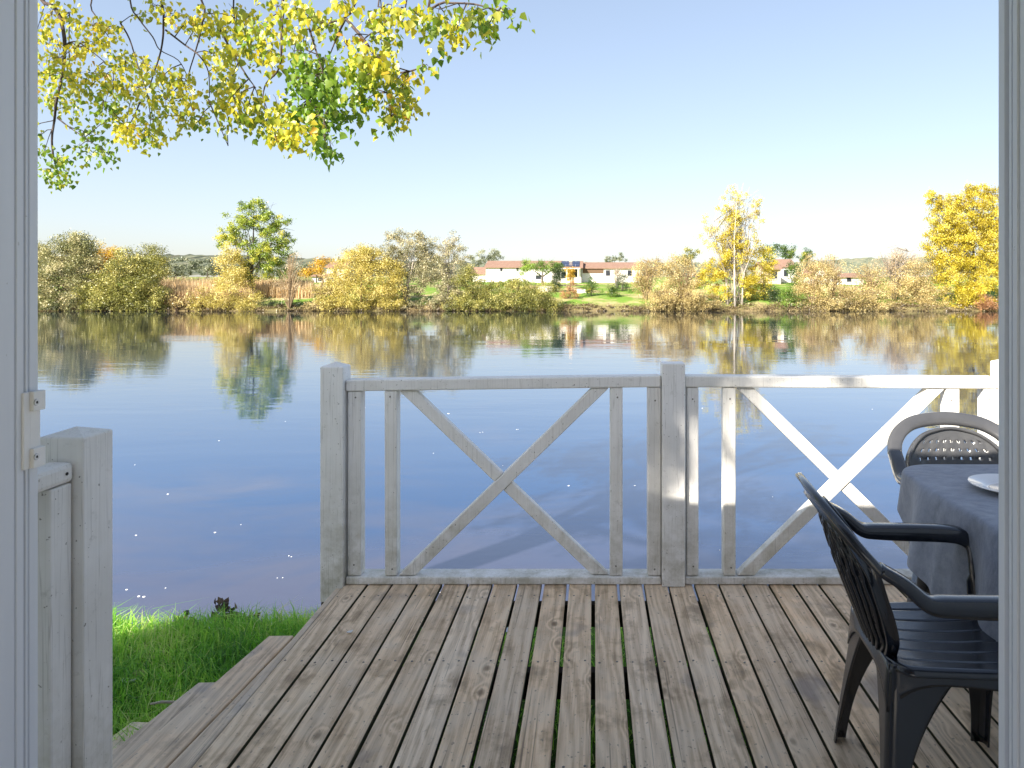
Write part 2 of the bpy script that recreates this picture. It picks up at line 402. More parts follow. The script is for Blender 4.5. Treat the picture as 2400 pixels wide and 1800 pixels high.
def hills():
    xs=np.linspace(-1900,1500,620); rows=[1150,1250,1340,1420,1480,1520,1600,1800]
    fr=[.16,.34,.56,.78,.93,1.0,.9,.5]
    vs=[]; RR=np.random.default_rng(5); 
    def ridge(px):
        pts=[(-1000,585),(60,600),(300,603),(400,597),(500,598),(640,600),(740,606),(900,612),(1200,618),(1500,616),(1800,616),(1950,610),(2040,605),(2120,606),(2300,600),(3200,590)]
        for (a,ya),(b,yb) in zip(pts,pts[1:]):
            if px<=b: t=max(0,(px-a)/(b-a)); return ya+(yb-ya)*t
        return 590
    for yv,f in zip(rows,fr):
        for x in xs:
            py=ridge(CX+F*x/1500); H=CH-(py-CY)/F*1500
            vs.append((x,yv+RR.uniform(-12,12), 14+(H-14)*f+RR.uniform(-2.2,2.6)+2.5*nz(x*.02,yv*.02)))
    n=len(xs); fs=[(j*n+i,j*n+i+1,(j+1)*n+i+1,(j+1)*n+i) for j in range(len(rows)-1) for i in range(n-1)]
    mb=MB(); mb.add(vs,fs); m=NT('wooded_hill'); p=m.pos(); f=m.noise(p,.035,5,.7)
    c=m.ramp(f,[(.3,(.095,.115,.085)),(.5,(.16,.175,.125)),(.7,(.25,.23,.15))])
    o=mb.build('hills', m.surf(m.bsdf(c,1,None,0))); tag(o,kind='structure')
hills()
def near_ground():
    ys=[-400,-150,-60,-25,-12,-6,-3,-1]+[.0+.25*i for i in range(17)]+[4.12,4.24,4.36,4.48,4.6,4.75,4.95,5.2,5.6,6.2,7.5]
    xs=[-600,-200,-80,-40,-20,-12,-8]+[-6+.25*i for i in range(49)]+[8,12,20,40,80,200,600]
    vs=[]
    for y in ys:
        for x in xs:
            yy=y
            if y<=4.2: z=-.50
            else:
                e=y-(4.22+.10*nz(x*2.1,1)); t=max(0,e)
                z=-.50-.9*t-.10*t*t if t<1.5 else -2.1-.25*(t-1.5)
            z+=.02*nz(x*3,y*3)+.012*nz(x*9,y*8) if y<4.6 else 0
            vs.append((x,yy,z))
    n=len(xs); fs=[(j*n+i,j*n+i+1,(j+1)*n+i+1,(j+1)*n+i) for j in range(len(ys)-1) for i in range(n-1)]
    mb=MB(); mb.add(vs,fs); m=NT('bank_soil'); p=m.pos(); a=m.noise(p,9,5,.65); b=m.noise(p,45,4)
    c=m.mix(a,(.05,.10,.02),(.13,.24,.04)); c=m.mix(m.ramp(b,[(.5,0),(.7,.6)]),c,(.09,.075,.045))
    o=mb.build('ground', m.surf(m.bsdf(c,.95,m.bump(b,.6,.02),.1)), None, True); tag(o,kind='structure')
near_ground()
def water():
    ys=[4.0+.0*i for i in range(1)]+[6,9,14,20,30,45,65,85,98.5]; xs=[-2500,-900,-300,-120,-60,-30,-12,0,12,30,60,120,300,900,2500]
    vs=[(x,y,WATER) for y in ys for x in xs]; n=len(xs)
    fs=[(j*n+i,j*n+i+1,(j+1)*n+i+1,(j+1)*n+i) for j in range(len(ys)-1) for i in range(n-1)]
    mb=MB(); mb.add(vs,fs)
    m=NT('river_water'); p=m.pos(); sep=m.n('SeparateXYZ',{0:p}); y=sep.outputs[1]
    # ripples: small wavelets near the bank, long lazy swells and patches of wind ripple in mid river
    a=m.noise(m.mapv(p,(1.1,2.6,1)),1.0,3,.5,.4); b=m.noise(m.mapv(p,(5,11,1)),1.0,2,.5); l=m.noise(m.mapv(p,(.16,.42,1)),1.0,2,.5,.6)
    patch=m.ramp(m.noise(m.mapv(p,(.035,.12,1)),1.0,4,.6),[(.42,.15),(.62,1.0)])
    near=m.n('MapRange',{0:y,1:6,2:30,3:1.0,4:.0}).outputs[0]
    h=m.math('ADD', m.math('MULTIPLY',l,.55), m.math('ADD', m.math('MULTIPLY',m.math('MULTIPLY',a,patch),.30), m.math('MULTIPLY',m.math('MULTIPLY',b,near),.05)))
    nrm=m.bump(h,.056,.30)
    # body colour: brown-violet shallows with drifting patches near the bank, blue further out
    d=m.noise(m.mapv(p,(.30,.55,1)),1.0,4,.6,.8)
    sh=m.math('ADD', m.n('MapRange',{0:y,1:5.0,2:13.5,3:1.0,4:0.0}).outputs[0], m.math('MULTIPLY',m.math('SUBTRACT',d,.5),1.6))
    farb=m.n('MapRange',{0:y,1:12,2:45,3:0.0,4:1.0}).outputs[0]
    body=m.mix(m.ramp(sh,[(.12,0),(.85,1)]),m.mix(farb,(.004,.052,.150),(.006,.016,.028)),(.085,.085,.125))
    fr=m.n('Fresnel',{'IOR':1.34,'Normal':nrm}).outputs[0]
    fac=m.math('MULTIPLY_ADD',m.math('POWER',fr,.62),.96,-.015,True)
    gl=m.n('BsdfGlossy',{'Color':(.95,.96,.98,1),'Roughness':.03,'Normal':nrm}).outputs[0]
    d1=m.n('BsdfDiffuse',{'Color':body,'Normal':nrm}).outputs[0]; d2=m.n('BsdfGlossy',{'Color':m.mix(1.0,body,(1.9,1.9,1.9),'MULTIPLY'),'Roughness':.6,'Normal':nrm}).outputs[0]
    df=m.n('MixShader',{0:.78,1:d1,2:d2}).outputs[0]
    o=mb.build('water', m.surf(m.n('MixShader',{0:fac,1:df,2:gl}).outputs[0])); tag(o,kind='structure')
water()
def foam():
    mb=MB()
    for _ in range(50):
        y=6.2*math.exp(random.random()*1.15); x=random.uniform(-.85,.62)*y
        r=random.uniform(.005,.015)*(.7+.05*y)
        for k in range(random.choice((1,1,2))):
            mb.lathe([(r,0),(r*.8,r*.22),(r*.3,r*.32),(0.001,r*.34)],(x+k*random.uniform(-.06,.06),y+random.uniform(-.03,.03),WATER+.002),7)
    o=mb.build('foam', plain('foam_white',(.85,.85,.86),.6), None, True); tag(o,kind='stuff')
foam()

# ================================================================ FAR BANK: trees and shrubs
T=far_tree
T('willow_tree','broad grey-green willow at the water edge beside the door frame','willow',99,[(150,640,75,80),(190,600,48,45),(110,690,50,38),(170,575,42,30),(60,640,60,80),(150,702,62,22),(10,660,50,60)],'darkwillow',75,trunks=[(( 160,728),(155,680),(160,600),.3),((120,728),(105,690),(85,620),.2)],bark='brown_twig',twigs=30)
T('willow_shrub','brownish drooping willow between the grey-green willow and the round olive bush','willow',100,[(222,645,34,48),(205,690,40,32),(245,690,30,34)],'greywillow',70,group=GRPS,part='foliage',trunks=[((215,727),(218,680),(225,620),.12)],bark='brown_twig',twigs=30)
T('amber_tree','small orange-yellow tree showing above the olive bush','tree',107,[(240,597,30,22),(222,622,34,28),(266,603,25,20),(250,640,35,25)],'amber',75,.26,trunks=[((240,690),(240,640),(242,600),.2)])
T('round_bush','large round olive bush leaning over dark shaded water','bush',98.6,[(290,662,70,50),(332,640,48,42),(262,692,62,30),(345,694,48,28),(225,694,40,30),(300,612,36,26)],'olive',85,group=GRPS,part='foliage',trunks=[((300,727),(300,690),(310,640),.2)],bark='brown_twig',twigs=30)
T('rounded_tree','yellow-olive round-topped tree right behind the large olive bush','tree',107,[(355,600,30,26),(350,632,42,32),(376,622,22,32)],'olive',75,.26,trunks=[((355,690),(355,640),(356,600),.2)])
for i,(x,y,rx,ry,lab) in enumerate([(410,632,26,22,'hazy far tree nearest the round-topped olive tree'),(448,620,30,17,'hazy far tree in the middle of the wood above the dry reeds'),(488,628,28,22,'hazy far tree beside the tall green tree, above the reeds'),(700,634,24,20,'hazy green far tree right of the bare tan tree'),(520,632,26,18,'hazy far tree directly behind the yellow tree'),(382,634,24,18,'hazy far tree touching the round-topped olive tree'),(655,640,26,16,'hazy far tree behind the right edge of the tall green tree')]):
    T('far_woods_tree',lab,'tree',260,[(x,y,rx,ry),(x+8,y+8,rx,ry*.7)],'far',9,.75,trunks=[((x,y+ry+8),(x,y),.4)],group='hazy trees beyond the reeds')
T('green_tree','tall airy green tree with light trunk, tallest on the left half','tree',104,[(585,486,32,24,.8),(560,528,48,40,.75),(617,506,46,38,.8),(644,545,46,48,.8),(600,575,60,44,.8),(658,595,34,48,.8),(535,560,30,30,.5,.2),(542,565,28,26,.6,.25),(620,625,50,30,.85),(575,640,32,26,.8,.2)],'lime',46,.34,trunks=[((587,702),(586,650),(590,580),(592,490),.28),((588,660),(560,600),(548,550),.14),((589,640),(630,590),(648,540),.15),((590,590),(575,530),.1)],bark='bark',clump=.22,shell=.55,twigs=40)
T('yellow_tree','yellow tree tucked under the left side of the tall green tree','tree',102,[(540,615,30,42),(560,655,34,34),(530,660,20,30)],'yellowwillow',75,.26,trunks=[((548,712),(548,660),(545,620),.15)])
brush('tan_bush','tan bare-stemmed bush at the water left of the yellow shrub','bush',98.4,395,520,672,729,'tan','brown_twig',110,60)
T('yellow_shrub','low golden-brown shrub in front of the tall green tree trunk','shrub',98.6,[(525,690,48,34),(580,700,34,24),(485,702,40,24)],'yellowwillow',60,.24,group=GRPS,part='foliage',trunks=[((520,729),(522,700),(528,670),.08)],bark='brown_twig',twigs=70)
T('bare_tree','slim half-bare tan tree standing at the water edge','tree',98.5,[(678,648,34,36,.35),(690,612,17,20,.3),(668,690,30,20,.2)],'pinktan',55,.22,trunks=[((678,728),(678,680),(680,600),.13)],bark='tan_twig',twigs=90)
T('small_orange_tree','round orange-tan tree left of the small white house','tree',132,[(740,628,26,22),(765,614,16,12),(725,640,20,16)],'amber',40,.34,trunks=[((742,672),(742,630),.2)])
for x,y,rx,lab in ((632,714,36,'low dark green hedge on the bank below the tall green tree'),(694,713,30,'low dark green hedge on the bank right of the bare tan tree')):
    T('hedge',lab,'hedge',99.6,[(x,y,rx,13),(x+10,y+3,rx,10)],'dark',110,.2,group='low hedges on the far bank',part='foliage')
T('willow_bush','big yellow-green dome-shaped willow left of the tall grey willows','willow',98.8,[(850,612,50,32),(810,642,44,46),(880,645,48,52),(782,692,42,28),(850,692,64,28),(912,694,36,26),(928,655,22,40),(850,592,34,18)],'yellowwillow',95,.25,trunks=[((850,729),(848,690),(850,620),.25),((800,729),(795,700),(780,650),.15),((900,729),(905,690),(915,650),.15)],bark='brown_twig',twigs=60,shell=.4)
T('tan_shrub','pale tan shrub at the left foot of the dome-shaped willow','shrub',98.9,[(745,695,32,28,.7),(765,668,24,30,.6)],'tan',60,.23,group=GRPS,part='foliage',trunks=[((748,729),(748,690),.06)],bark='tan_twig',twigs=60)
T('grey_willow','tall silvery willow with pale leaning trunk, left one of the tall pair','willow',100,[(930,552,24,24,.7),(958,590,50,42,.9),(915,605,28,38,.8),(985,572,30,34,.8),(950,645,42,38),(998,622,24,44),(965,678,34,22)],'greywillow',75,.27,trunks=[((950,722),(945,690),(938,650),(925,610),.34),((950,700),(965,640),(975,580),.15)],bark='pale_bark',twigs=50,clump=.24)
T('grey_willow','thin-topped silvery willow right of the pair, next to the dark green bush','willow',99.6,[(1040,578,34,28,.45),(1062,560,22,16,.25),(1060,622,44,44,.8),(1022,642,30,44,.9),(1060,672,48,30),(1038,702,44,20)],'greywillow',75,.27,trunks=[((1050,727),(1050,680),(1045,600),.25)],bark='grey_twig',twigs=90,clump=.24)
T('green_bush','dark green bush between the silvery willow and the rounded tan bush','bush',98.7,[(1110,680,38,38),(1092,652,32,30,.8),(1120,708,36,18),(1142,668,16,16),(1072,708,38,18)],'olive',95,.24,group=GRPS,part='foliage',trunks=[((1105,729),(1108,690),(1105,650),.12)],bark='brown_twig',twigs=30,clump=.3)
T('far_crown_tree','hazy grey-green tree rising left behind the long white barn','tree',215,[(1146,600,32,14),(1120,612,26,12),(1166,602,18,9)],'far',16,.55,trunks=[((1146,655),(1146,605),.5)])
T('rounded_bush','wide rounded olive-tan bush at the water in front of the white barn','bush',98.5,[(1158,698,38,30),(1214,690,46,34),(1264,694,40,30),(1200,672,40,16),(1292,708,28,18),(1235,706,60,22)],'olive',95,.24,group=GRPS,part='foliage',trunks=[((1210,730),(1210,700),(1212,680),.1)],bark='brown_twig',twigs=60,shell=.4)
T('clipped_hedge','bright clipped hedge between the rounded bush and the white barn','hedge',114,[(1212,662,44,8),(1185,664,20,7)],'bright',110,.2,group='low hedges on the far bank',part='foliage')
T('umbrella_tree','flat-topped yellow and green tree in front of the barn roof','tree',121,[(1240,626,22,13,1,.35),(1275,628,28,15),(1302,625,18,11),(1226,634,11,10,1,.4)],'bright',110,.26,trunks=[((1273,684),(1271,655),(1272,632),.35),((1272,650),(1245,630),.16),((1272,648),(1300,630),.16)])
T('column_tree','dark slim tree between barn and solar roof','tree',112,[(1308,638,17,24),(1302,665,15,22),(1300,690,17,14)],'dark',110,.24,trunks=[((1302,702),(1303,660),(1306,630),.15)])
T('yellow_bush','small bright yellow tree in front of the solar roofed house','tree',117,[(1334,636,13,15),(1338,652,9,10)],'amber',110,.22,trunks=[((1337,682),(1336,640),.12)])
T('rust_shrub','rust-orange shrub on the lawn below the solar roofed house','shrub',104,[(1338,676,13,17),(1322,694,13,15),(1345,690,10,12)],'rust',90,.2,group=GRPS,part='foliage',trunks=[((1332,706),(1333,680),.06)],bark='brown_twig',twigs=30)
T('lawn_tree','round green fruit tree on the lawn, left of the two','tree',107,[(1386,674,17,19),(1378,682,14,14)],'green',130,.2,trunks=[((1386,700),(1386,675),.1)],group='small trees on the lawn')
T('lawn_tree','round green fruit tree on the lawn, nearer the tan thicket','tree',106,[(1440,680,15,18),(1434,690,12,10)],'green',130,.2,trunks=[((1440,704),(1440,680),.1)],group='small trees on the lawn')
T('lawn_tree','dark green little tree against the long low house','tree',114,[(1458,662,15,20)],'dark',110,.22,trunks=[((1458,690),(1458,660),.1)],group='small trees on the lawn')
T('lawn_tree','grey-mauve bare tree before the long low house','tree',118,[(1446,640,18,15,.6)],'pinktan',70,.2,trunks=[((1446,684),(1446,640),.12)],bark='grey_twig',twigs=40,group='small trees on the lawn')
T('lawn_shrub','low bright green shrub on the lawn before the tan thicket','shrub',111,[(1492,684,22,7),(1410,684,8,7)],'bright',110,.2,group=GRPS,part='foliage')
T('far_row_tree','small far tree line over the long low house roof','tree',230,[(1420,608,24,7),(1460,604,24,9)],'far',18,.55,trunks=[((1440,650),(1440,610),.3)])
th='thicket of half-bare tan trees left of the tall golden poplar'
T('tan_thicket','half-bare tan tree beside the long low house, left end of its thicket','thicket',103,[(1512,640,34,34,.8),(1500,668,24,26),(1545,625,26,20,.7)],'tan',75,.24,trunks=[((1515,708),(1515,660),(1520,615),.12)],bark='tan_twig',twigs=120,group=th)
T('tan_thicket','half-bare tan tree with pale slanting stems just left of the golden poplar','thicket',101,[(1585,640,42,42,.75),(1620,655,34,46,.8),(1570,680,44,30)],'tan',75,.24,trunks=[((1600,716),(1595,660),(1575,600),.12),((1612,716),(1635,650),(1620,600),.1)],bark='tan_twig',twigs=140,group=th)
T('bank_shrub','low tan and yellow shrub overhanging the water left of the poplar trunks','shrub',98.6,[(1555,702,56,20),(1640,706,56,19),(1600,692,50,20)],'tan',85,.23,group=GRPS,part='foliage',trunks=[((1600,728),(1602,700),.06)],bark='brown_twig',twigs=110)
T('back_tree','olive green tree peeping over the tan thicket','tree',150,[(1622,594,22,13),(1604,606,20,13)],'olive',45,.36,trunks=[((1620,665),(1620,600),.2)])
T('golden_poplar','tall golden poplar with three white trunks and a see-through top','poplar',100,[(1730,455,30,32,.16,.15),(1716,505,44,44,.20,.1),(1768,495,20,50,.22,.1),(1678,540,38,46,.16,.15),(1722,535,26,50,.36),(1715,582,46,42,.42),(1696,618,46,38,.5),(1757,590,32,46,.36),(1670,655,34,34,.6),(1756,658,34,34,.6),(1700,690,45,22,.25)],'gold',120,.27,trunks=[((1720,727),(1718,660),(1718,560),(1726,440),.19),((1706,725),(1701,660),(1688,570),(1672,520),.16),((1738,728),(1740,660),(1752,590),(1770,470),.17),((1701,640),(1660,560),.08),((1740,640),(1780,540),.09)],bark='pale_bark',twigs=230,clump=.22,shell=.6)
T('golden_tree','small golden tree hugging the right side of the white trunked poplar','tree',102,[(1790,592,22,24,.8),(1800,628,18,34),(1784,662,26,34),(1760,690,30,20)],'gold',80,.25,trunks=[((1792,712),(1790,660),(1790,600),.12)])
T('back_tree','dark green tree behind the small golden tree','tree',155,[(1812,588,17,14),(1800,600,16,12)],'green',45,.36,trunks=[((1812,664),(1812,600),.2)])
T('back_tree','green tree directly behind the red roofs','tree',165,[(1846,586,20,15),(1850,600,18,10)],'green',45,.38,trunks=[((1846,660),(1846,600),.2)])
T('back_tree','green tree right of the red roofs, behind the tan brush','tree',170,[(1892,592,17,11),(1880,604,22,10)],'green',42,.38,trunks=[((1890,660),(1890,600),.2)])
T('garden_tree','dark leafy tree at the right corner of the red roofed house','tree',124,[(1858,642,17,24),(1872,662,19,22)],'green',90,.26,trunks=[((1862,690),(1862,650),.12)])
T('dark_shrub','blackish green shrub on the bank right of the poplar trunks','shrub',101,[(1806,684,22,18),(1814,706,24,12)],'dark',120,.2,group=GRPS,part='foliage')
T('green_shrub','leafy mid green shrub on the bank below the red roofed house','shrub',100,[(1852,698,34,17),(1845,684,20,14)],'bright',110,.2,group=GRPS,part='foliage')
rt='tan brush along the right of the far bank'
T('brush_tree','dense tan brush right of the green shrub, below the red roofs','brush',100.5,[(1900,640,38,36,.75),(1888,688,42,32),(1925,665,30,40)],'tan',80,.24,trunks=[((1905,726),(1905,680),(1900,620),.1)],bark='tan_twig',twigs=150,group=rt)
T('brush_tree','russet bare-topped brush before the pale house gable','brush',104,[(1945,620,34,22,.7),(1962,640,20,22,.5)],'tan',75,.23,trunks=[((1950,710),(1945,650),(1935,590),.08)],bark='tan_twig',twigs=110,group=rt)
T('brush_tree','low tangled tan brush over the dark hollow at the water','brush',98.6,[(1960,696,56,26,.8),(2040,702,54,22,.8),(1998,684,40,26,.7)],'tan',75,.24,trunks=[((1990,728),(1985,700),(1960,670),.1)],bark='brown_twig',twigs=170,group=rt)
T('brush_tree','pale tan brush in front of the low white house','brush',102,[(2030,652,36,32,.7),(2062,672,36,36,.7)],'tan',75,.23,trunks=[((2040,716),(2040,670),(2035,630),.08)],bark='tan_twig',twigs=110,group=rt)
T('brush_tree','taller brush with bare grey crown of twigs','brush',103,[(2088,618,42,36,.55),(2120,600,34,22,.3)],'pinktan',70,.23,trunks=[((2095,715),(2090,650),(2080,580),.12),((2100,700),(2130,590),.08)],bark='grey_twig',twigs=260,group=rt)
T('brush_tree','rounded cream-tan brush at the left foot of the big golden tree','brush',100.5,[(2150,640,44,44,.85),(2172,688,54,32),(2115,680,40,36,.85)],'tan',85,.24,trunks=[((2150,726),(2150,680),(2150,610),.1)],bark='tan_twig',twigs=130,group=rt)
T('big_golden_tree','large dense golden tree cut by the right door frame','tree',99.5,[(2190,462,20,18),(2226,470,30,18),(2282,448,26,20),(2322,458,20,24),(2210,512,42,38),(2270,500,50,42),(2332,510,40,48),(2198,572,34,42),(2260,572,58,50),(2332,572,44,52),(2236,632,54,46),(2310,640,58,46),(2280,692,62,24),(2400,540,50,70),(2400,640,55,60)],'gold',105,.29,trunks=[((2292,728),(2288,650),(2280,500),.4),((2288,640),(2230,540),.2),((2288,620),(2340,520),.2)],clump=.26,shell=.4)
T('rust_shrub','reddish shrub at the water under the big golden tree','shrub',97.9,[(2312,704,24,20,.7)],'rust',80,.22,group=GRPS,part='foliage',trunks=[((2312,728),(2312,700),.06)],bark='brown_twig',twigs=40)
T('dark_shrub','near-black shrub at the water against the right door frame','shrub',98.2,[(2348,704,20,20),(2385,704,30,22)],'dark',110,.22,group=GRPS,part='foliage')
def blades(name, pts, h, w, mat, tint, lean=.25):
    n=len(pts); pts=np.asarray(pts,float); th=RNG.random(n)*2*PI; hh=h*(.5+RNG.random(n)); ww=w*(.6+.8*RNG.random(n))
    side=np.stack([np.cos(th),np.sin(th),0*th],1)*ww[:,None]; ph=RNG.random(n)*2*PI; ln=np.abs(RNG.normal(size=n))*lean
    ld=np.stack([np.cos(ph),np.sin(ph),0*ph],1)*(ln*hh)[:,None]; up=np.stack([0*hh,0*hh,hh],1)
    V=np.stack([pts-side,pts+side,pts+up*.55+ld*.32+side*.75,pts+up*.55+ld*.32-side*.75,pts+up*.95*(1-.25*ln[:,None])+ld],1)
    me=bpy.data.meshes.new(name); me.vertices.add(n*5); me.vertices.foreach_set('co',V.reshape(-1,3).ravel())
    b=np.arange(n)[:,None]*5
    loops=np.concatenate([b+np.array([[0,1,2,3]]),b+np.array([[3,2,4]])],1).ravel().astype(np.int32)
    st=(np.arange(n)[:,None]*7+np.array([[0,4]])).ravel().astype(np.int32); tt=np.tile(np.array([4,3],np.int32),n)
    me.loops.add(len(loops)); me.loops.foreach_set('vertex_index',loops); me.polygons.add(2*n)
    me.polygons.foreach_set('loop_start',st); me.polygons.foreach_set('loop_total',tt)
    at=me.attributes.new('tint','FLOAT','POINT'); at.data.foreach_set('value',np.repeat(np.clip(tint,0,1),5).astype(np.float32))
    me.update(calc_edges=True)
    return link(name,me,mat)
def reeds():
    pts=[];t=[]
    for _ in range(20000):
        d=random.uniform(1.5,16); px=random.uniform(330,735); Y=98.1+d; x=PX(px,Y)
        if px>590 and d<6: continue
        pts.append((x,Y,far_z(x,d)-.05)); t.append(random.random()*.6+.4*random.random()*(nz(x*.5,d)+1)/2)
    o=blades('reeds',pts,1.9,.045,M['l_straw'],np.array(t),.22); tag(o,kind='stuff')
    C=[];t=[]
    for _ in range(420):
        px=random.uniform(60,2420); d=random.uniform(-.35,1.3); Y0=shore(PX(px,98.1))+d; x=PX(px,Y0); r=random.uniform(.2,.55); ct=random.random()*.6
        if 600<px<720 or 1340<px<1480: r*=.55
        for _i in range(60): C.append((x+random.gauss(0,r*1.3),Y0+random.gauss(0,r*.5),max(WATER+.02,far_z(x,max(d,.1))+abs(random.gauss(0,r*.55))))); t.append(ct+random.random()*.4)
    o=leaf_mesh('undergrowth',np.array(C),.13+.1*RNG.random(len(C)),np.array(t),M['l_under'],None); tag(o,kind='stuff')
    pts=[];t=[]
    for _ in range(5000):
        px=random.uniform(60,2420); d=abs(random.gauss(0,.7))+.05; Y0=shore(PX(px,97))+d; x=PX(px,Y0)
        pts.append((x,Y0,far_z(x,d)-.03)); t.append(random.random()*.5)
    o=blades('bank_grass',pts,.16,.035,M['l_tan'],np.array(t),.5); tag(o,kind='stuff')
reeds()

# ================================================================ FAR BANK: houses
M['render_white']=plain('white_render',(.78,.75,.70),.8,.06,1.2); M['render_warm']=plain('warm_render',(.62,.50,.38),.85,.08,1.0)
M['brick']=plain('red_brick',(.36,.19,.12),.9,.2,6)
def tiles():
    m=NT('clay_tiles'); o=m.obj(); w=m.n('TexWave',{'Vector':o,'Scale':2.6,'Distortion':.3},wave_type='BANDS',bands_direction='X').outputs['Fac']; n=m.noise(o,1.5,5,.7)
    c=m.mix(n,(.20,.115,.085),(.40,.265,.195)); c=m.mix(m.ramp(w,[(.0,.45),(.4,0)]),c,(.10,.05,.035)); return m.surf(m.bsdf(c,.9,m.bump(w,.6,.05),.15))
M['tiles']=tiles()
M['pane']=plain('dark_pane',(.03,.035,.045),.08); M['joinery']=plain('grey_joinery',(.42,.42,.42),.6); M['timber']=plain('brown_timber',(.14,.085,.05),.8,.3,8)
def solar():
    m=NT('solar_cells'); o=m.obj(); b=m.n('TexBrick',{'Vector':o,'Color1':(.012,.016,.045,1),'Color2':(.018,.024,.06,1),'Mortar':(.30,.32,.38,1),'Scale':.55,'Mortar Size':.012,'Brick Width':1.0,'Row Height':.9}).outputs['Color']
    return m.surf(m.bsdf(b,.2,None,.6))
M['solar']=solar()
def far_house(name,label,Y,x0,x1,eave,base,ridge,depth,wallm='render_white',wins=(),gable=None,chimney=None,solarp=None,extra=None):
    """x0..x1, eave, ridge in photo pixels at depth Y; base a height in metres; ridge parallel to the river unless gable"""
    X0,X1=PX(x0,Y),PX(x1,Y); zE=PZ(eave,Y); zR=PZ(ridge,Y); w=X1-X0; h=zE-base; r=zR-zE
    root=empty(name,((X0+X1)/2,Y,base)); tag(root,label,'house',None)
    w2=w/2; mb=MB()
    if gable:   # gable end faces the river
        vs=[(-w2,0,0),(w2,0,0),(w2,0,h),(0,0,h+r),(-w2,0,h),(-w2,depth,0),(w2,depth,0),(w2,depth,h),(0,depth,h+r),(-w2,depth,h)]
        mb.add(vs,[(0,1,2,3,4),(9,8,7,6,5),(1,6,7,2),(5,0,4,9)])
    else:
        mid=depth/2
        vs=[(-w2,0,0),(w2,0,0),(w2,depth,0),(-w2,depth,0),(-w2,0,h),(w2,0,h),(w2,depth,h),(-w2,depth,h),(-w2,mid,h+r),(w2,mid,h+r)]
        mb.add(vs,[(0,1,5,4),(2,3,7,6),(1,2,6,9,5),(3,0,4,8,7)])
    mb.build('wall',M[wallm],root)
    mb=MB(); ov=.35; t=.16
    def slab(a,b,c,d):
        vs=[Vector(q) for q in (a,b,c,d)]; up=Vector((0,0,t)); mb.add(vs+[v+up for v in vs],[(3,2,1,0),(4,5,6,7),(0,1,5,4),(1,2,6,5),(2,3,7,6),(3,0,4,7)])
    e=.02
    if gable:
        s=r/w2*ov
        slab((-w2-ov,-ov,h-s+e),(0,-ov,h+r+e),(0,depth+ov,h+r+e),(-w2-ov,depth+ov,h-s+e)); slab((0,-ov,h+r+e),(w2+ov,-ov,h-s+e),(w2+ov,depth+ov,h-s+e),(0,depth+ov,h+r+e))
    else:
        s=r/(depth/2)*ov
        slab((-w2-ov,-ov,h-s+e),(w2+ov,-ov,h-s+e),(w2+ov,depth/2,h+r+e),(-w2-ov,depth/2,h+r+e)); slab((-w2-ov,depth/2,h+r+e),(w2+ov,depth/2,h+r+e),(w2+ov,depth+ov,h-s+e),(-w2-ov,depth+ov,h-s+e))
    rf=mb.build('roof',M['tiles'],root)
    if chimney is not None:
        cx=PX(chimney,Y)-(X0+X1)/2; mb=MB(); mb.box(cx-.3,cx+.3,depth/2-.7,depth/2-.1,h+r*.6,h+r+1.0); mb.box(cx-.36,cx+.36,depth/2-.76,depth/2-.04,h+r+1.003,h+r+1.12); mb.build('chimney',M['render_warm'],rf)
    if solarp:
        a,b=[PX(q,Y)-(X0+X1)/2 for q in solarp]; mb=MB(); y0,y1=.15,depth/2-.4; f=lambda yy:h+r*yy/(depth/2)+t+.06
        vs=[Vector(q) for q in ((a,y0,f(y0)),(b,y0,f(y0)),(b,y1,f(y1)),(a,y1,f(y1)))]; mb.add(vs+[v+Vector((0,0,.05)) for v in vs],[(3,2,1,0),(4,5,6,7),(0,1,5,4),(1,2,6,5),(2,3,7,6),(3,0,4,7)]); mb.build('solar_panel',M['solar'],rf)
    for (px,py,ww,hh) in wins:
        cx=PX(px,Y)-(X0+X1)/2; cz=PZ(py,Y)-base; mb=MB(); a,b=ww/2,hh/2; f=.07
        mb.box(cx-a-f,cx+a+f,-.05,.02,cz+b,cz+b+f); mb.box(cx-a-f,cx+a+f,-.07,.02,cz-b-f,cz-b); mb.box(cx-a-f,cx-a,-.05,.02,cz-b+.002,cz+b-.002); mb.box(cx+a,cx+a+f,-.05,.02,cz-b+.002,cz+b-.002)
        fr=mb.build('window',M['joinery'],root); mb=MB(); mb.box(cx-a+.002,cx+a-.002,-.02,.01,cz-b+.002,cz+b-.002); mb.build('pane',M['pane'],fr)
    if extra: extra(root,lambda q:PX(q,Y)-(X0+X1)/2, lambda q:PZ(q,Y)-base)
    return root
far_house('small_house','small white house with chimney left of the dome-shaped willow',140,766,806,627,2.3,613,7,wins=[(785,640,.7,1.1)],chimney=776)
far_house('low_outbuilding','low flat white outbuilding left of the small white house',136,731,767,648,2.2,643,5,wins=[(752,655,1.0,.6)])
far_house('long_barn','long white barn with two tiny windows and a low clay tile roof',138,1139,1312,627,2.2,611,10,wins=[(1175,632,.42,.62),(1213,632,.42,.62),(1262,650,1.0,.7)])
far_house('lean_to_house','red roofed low building at the left end of the long barn',146,1108,1141,642,2.2,627,6)
def porch(root,gx,gz):
    mb=MB()
    for q in (1329,1356): mb.box(gx(q)-.12,gx(q)+.12,-1.6,-1.36,-.6,gz(631)); 
    mb.box(gx(1310),gx(1360),-1.7,-.05,gz(631)+.003,gz(629)); mb.build('porch',M['render_white'],root)
far_house('solar_house','white house with blue solar panels on its roof and a porch',134,1312,1362,628,2.1,612,9,wins=[(1345,640,1.2,1.5),(1322,645,.9,1.1)],solarp=(1314,1358),chimney=1336,extra=porch)
def band(root,gx,gz):
    mb=MB(); mb.box(gx(1366),gx(1414),-.12,-.004,gz(640),gz(630)); mb.build('timber_band',M['timber'],root)
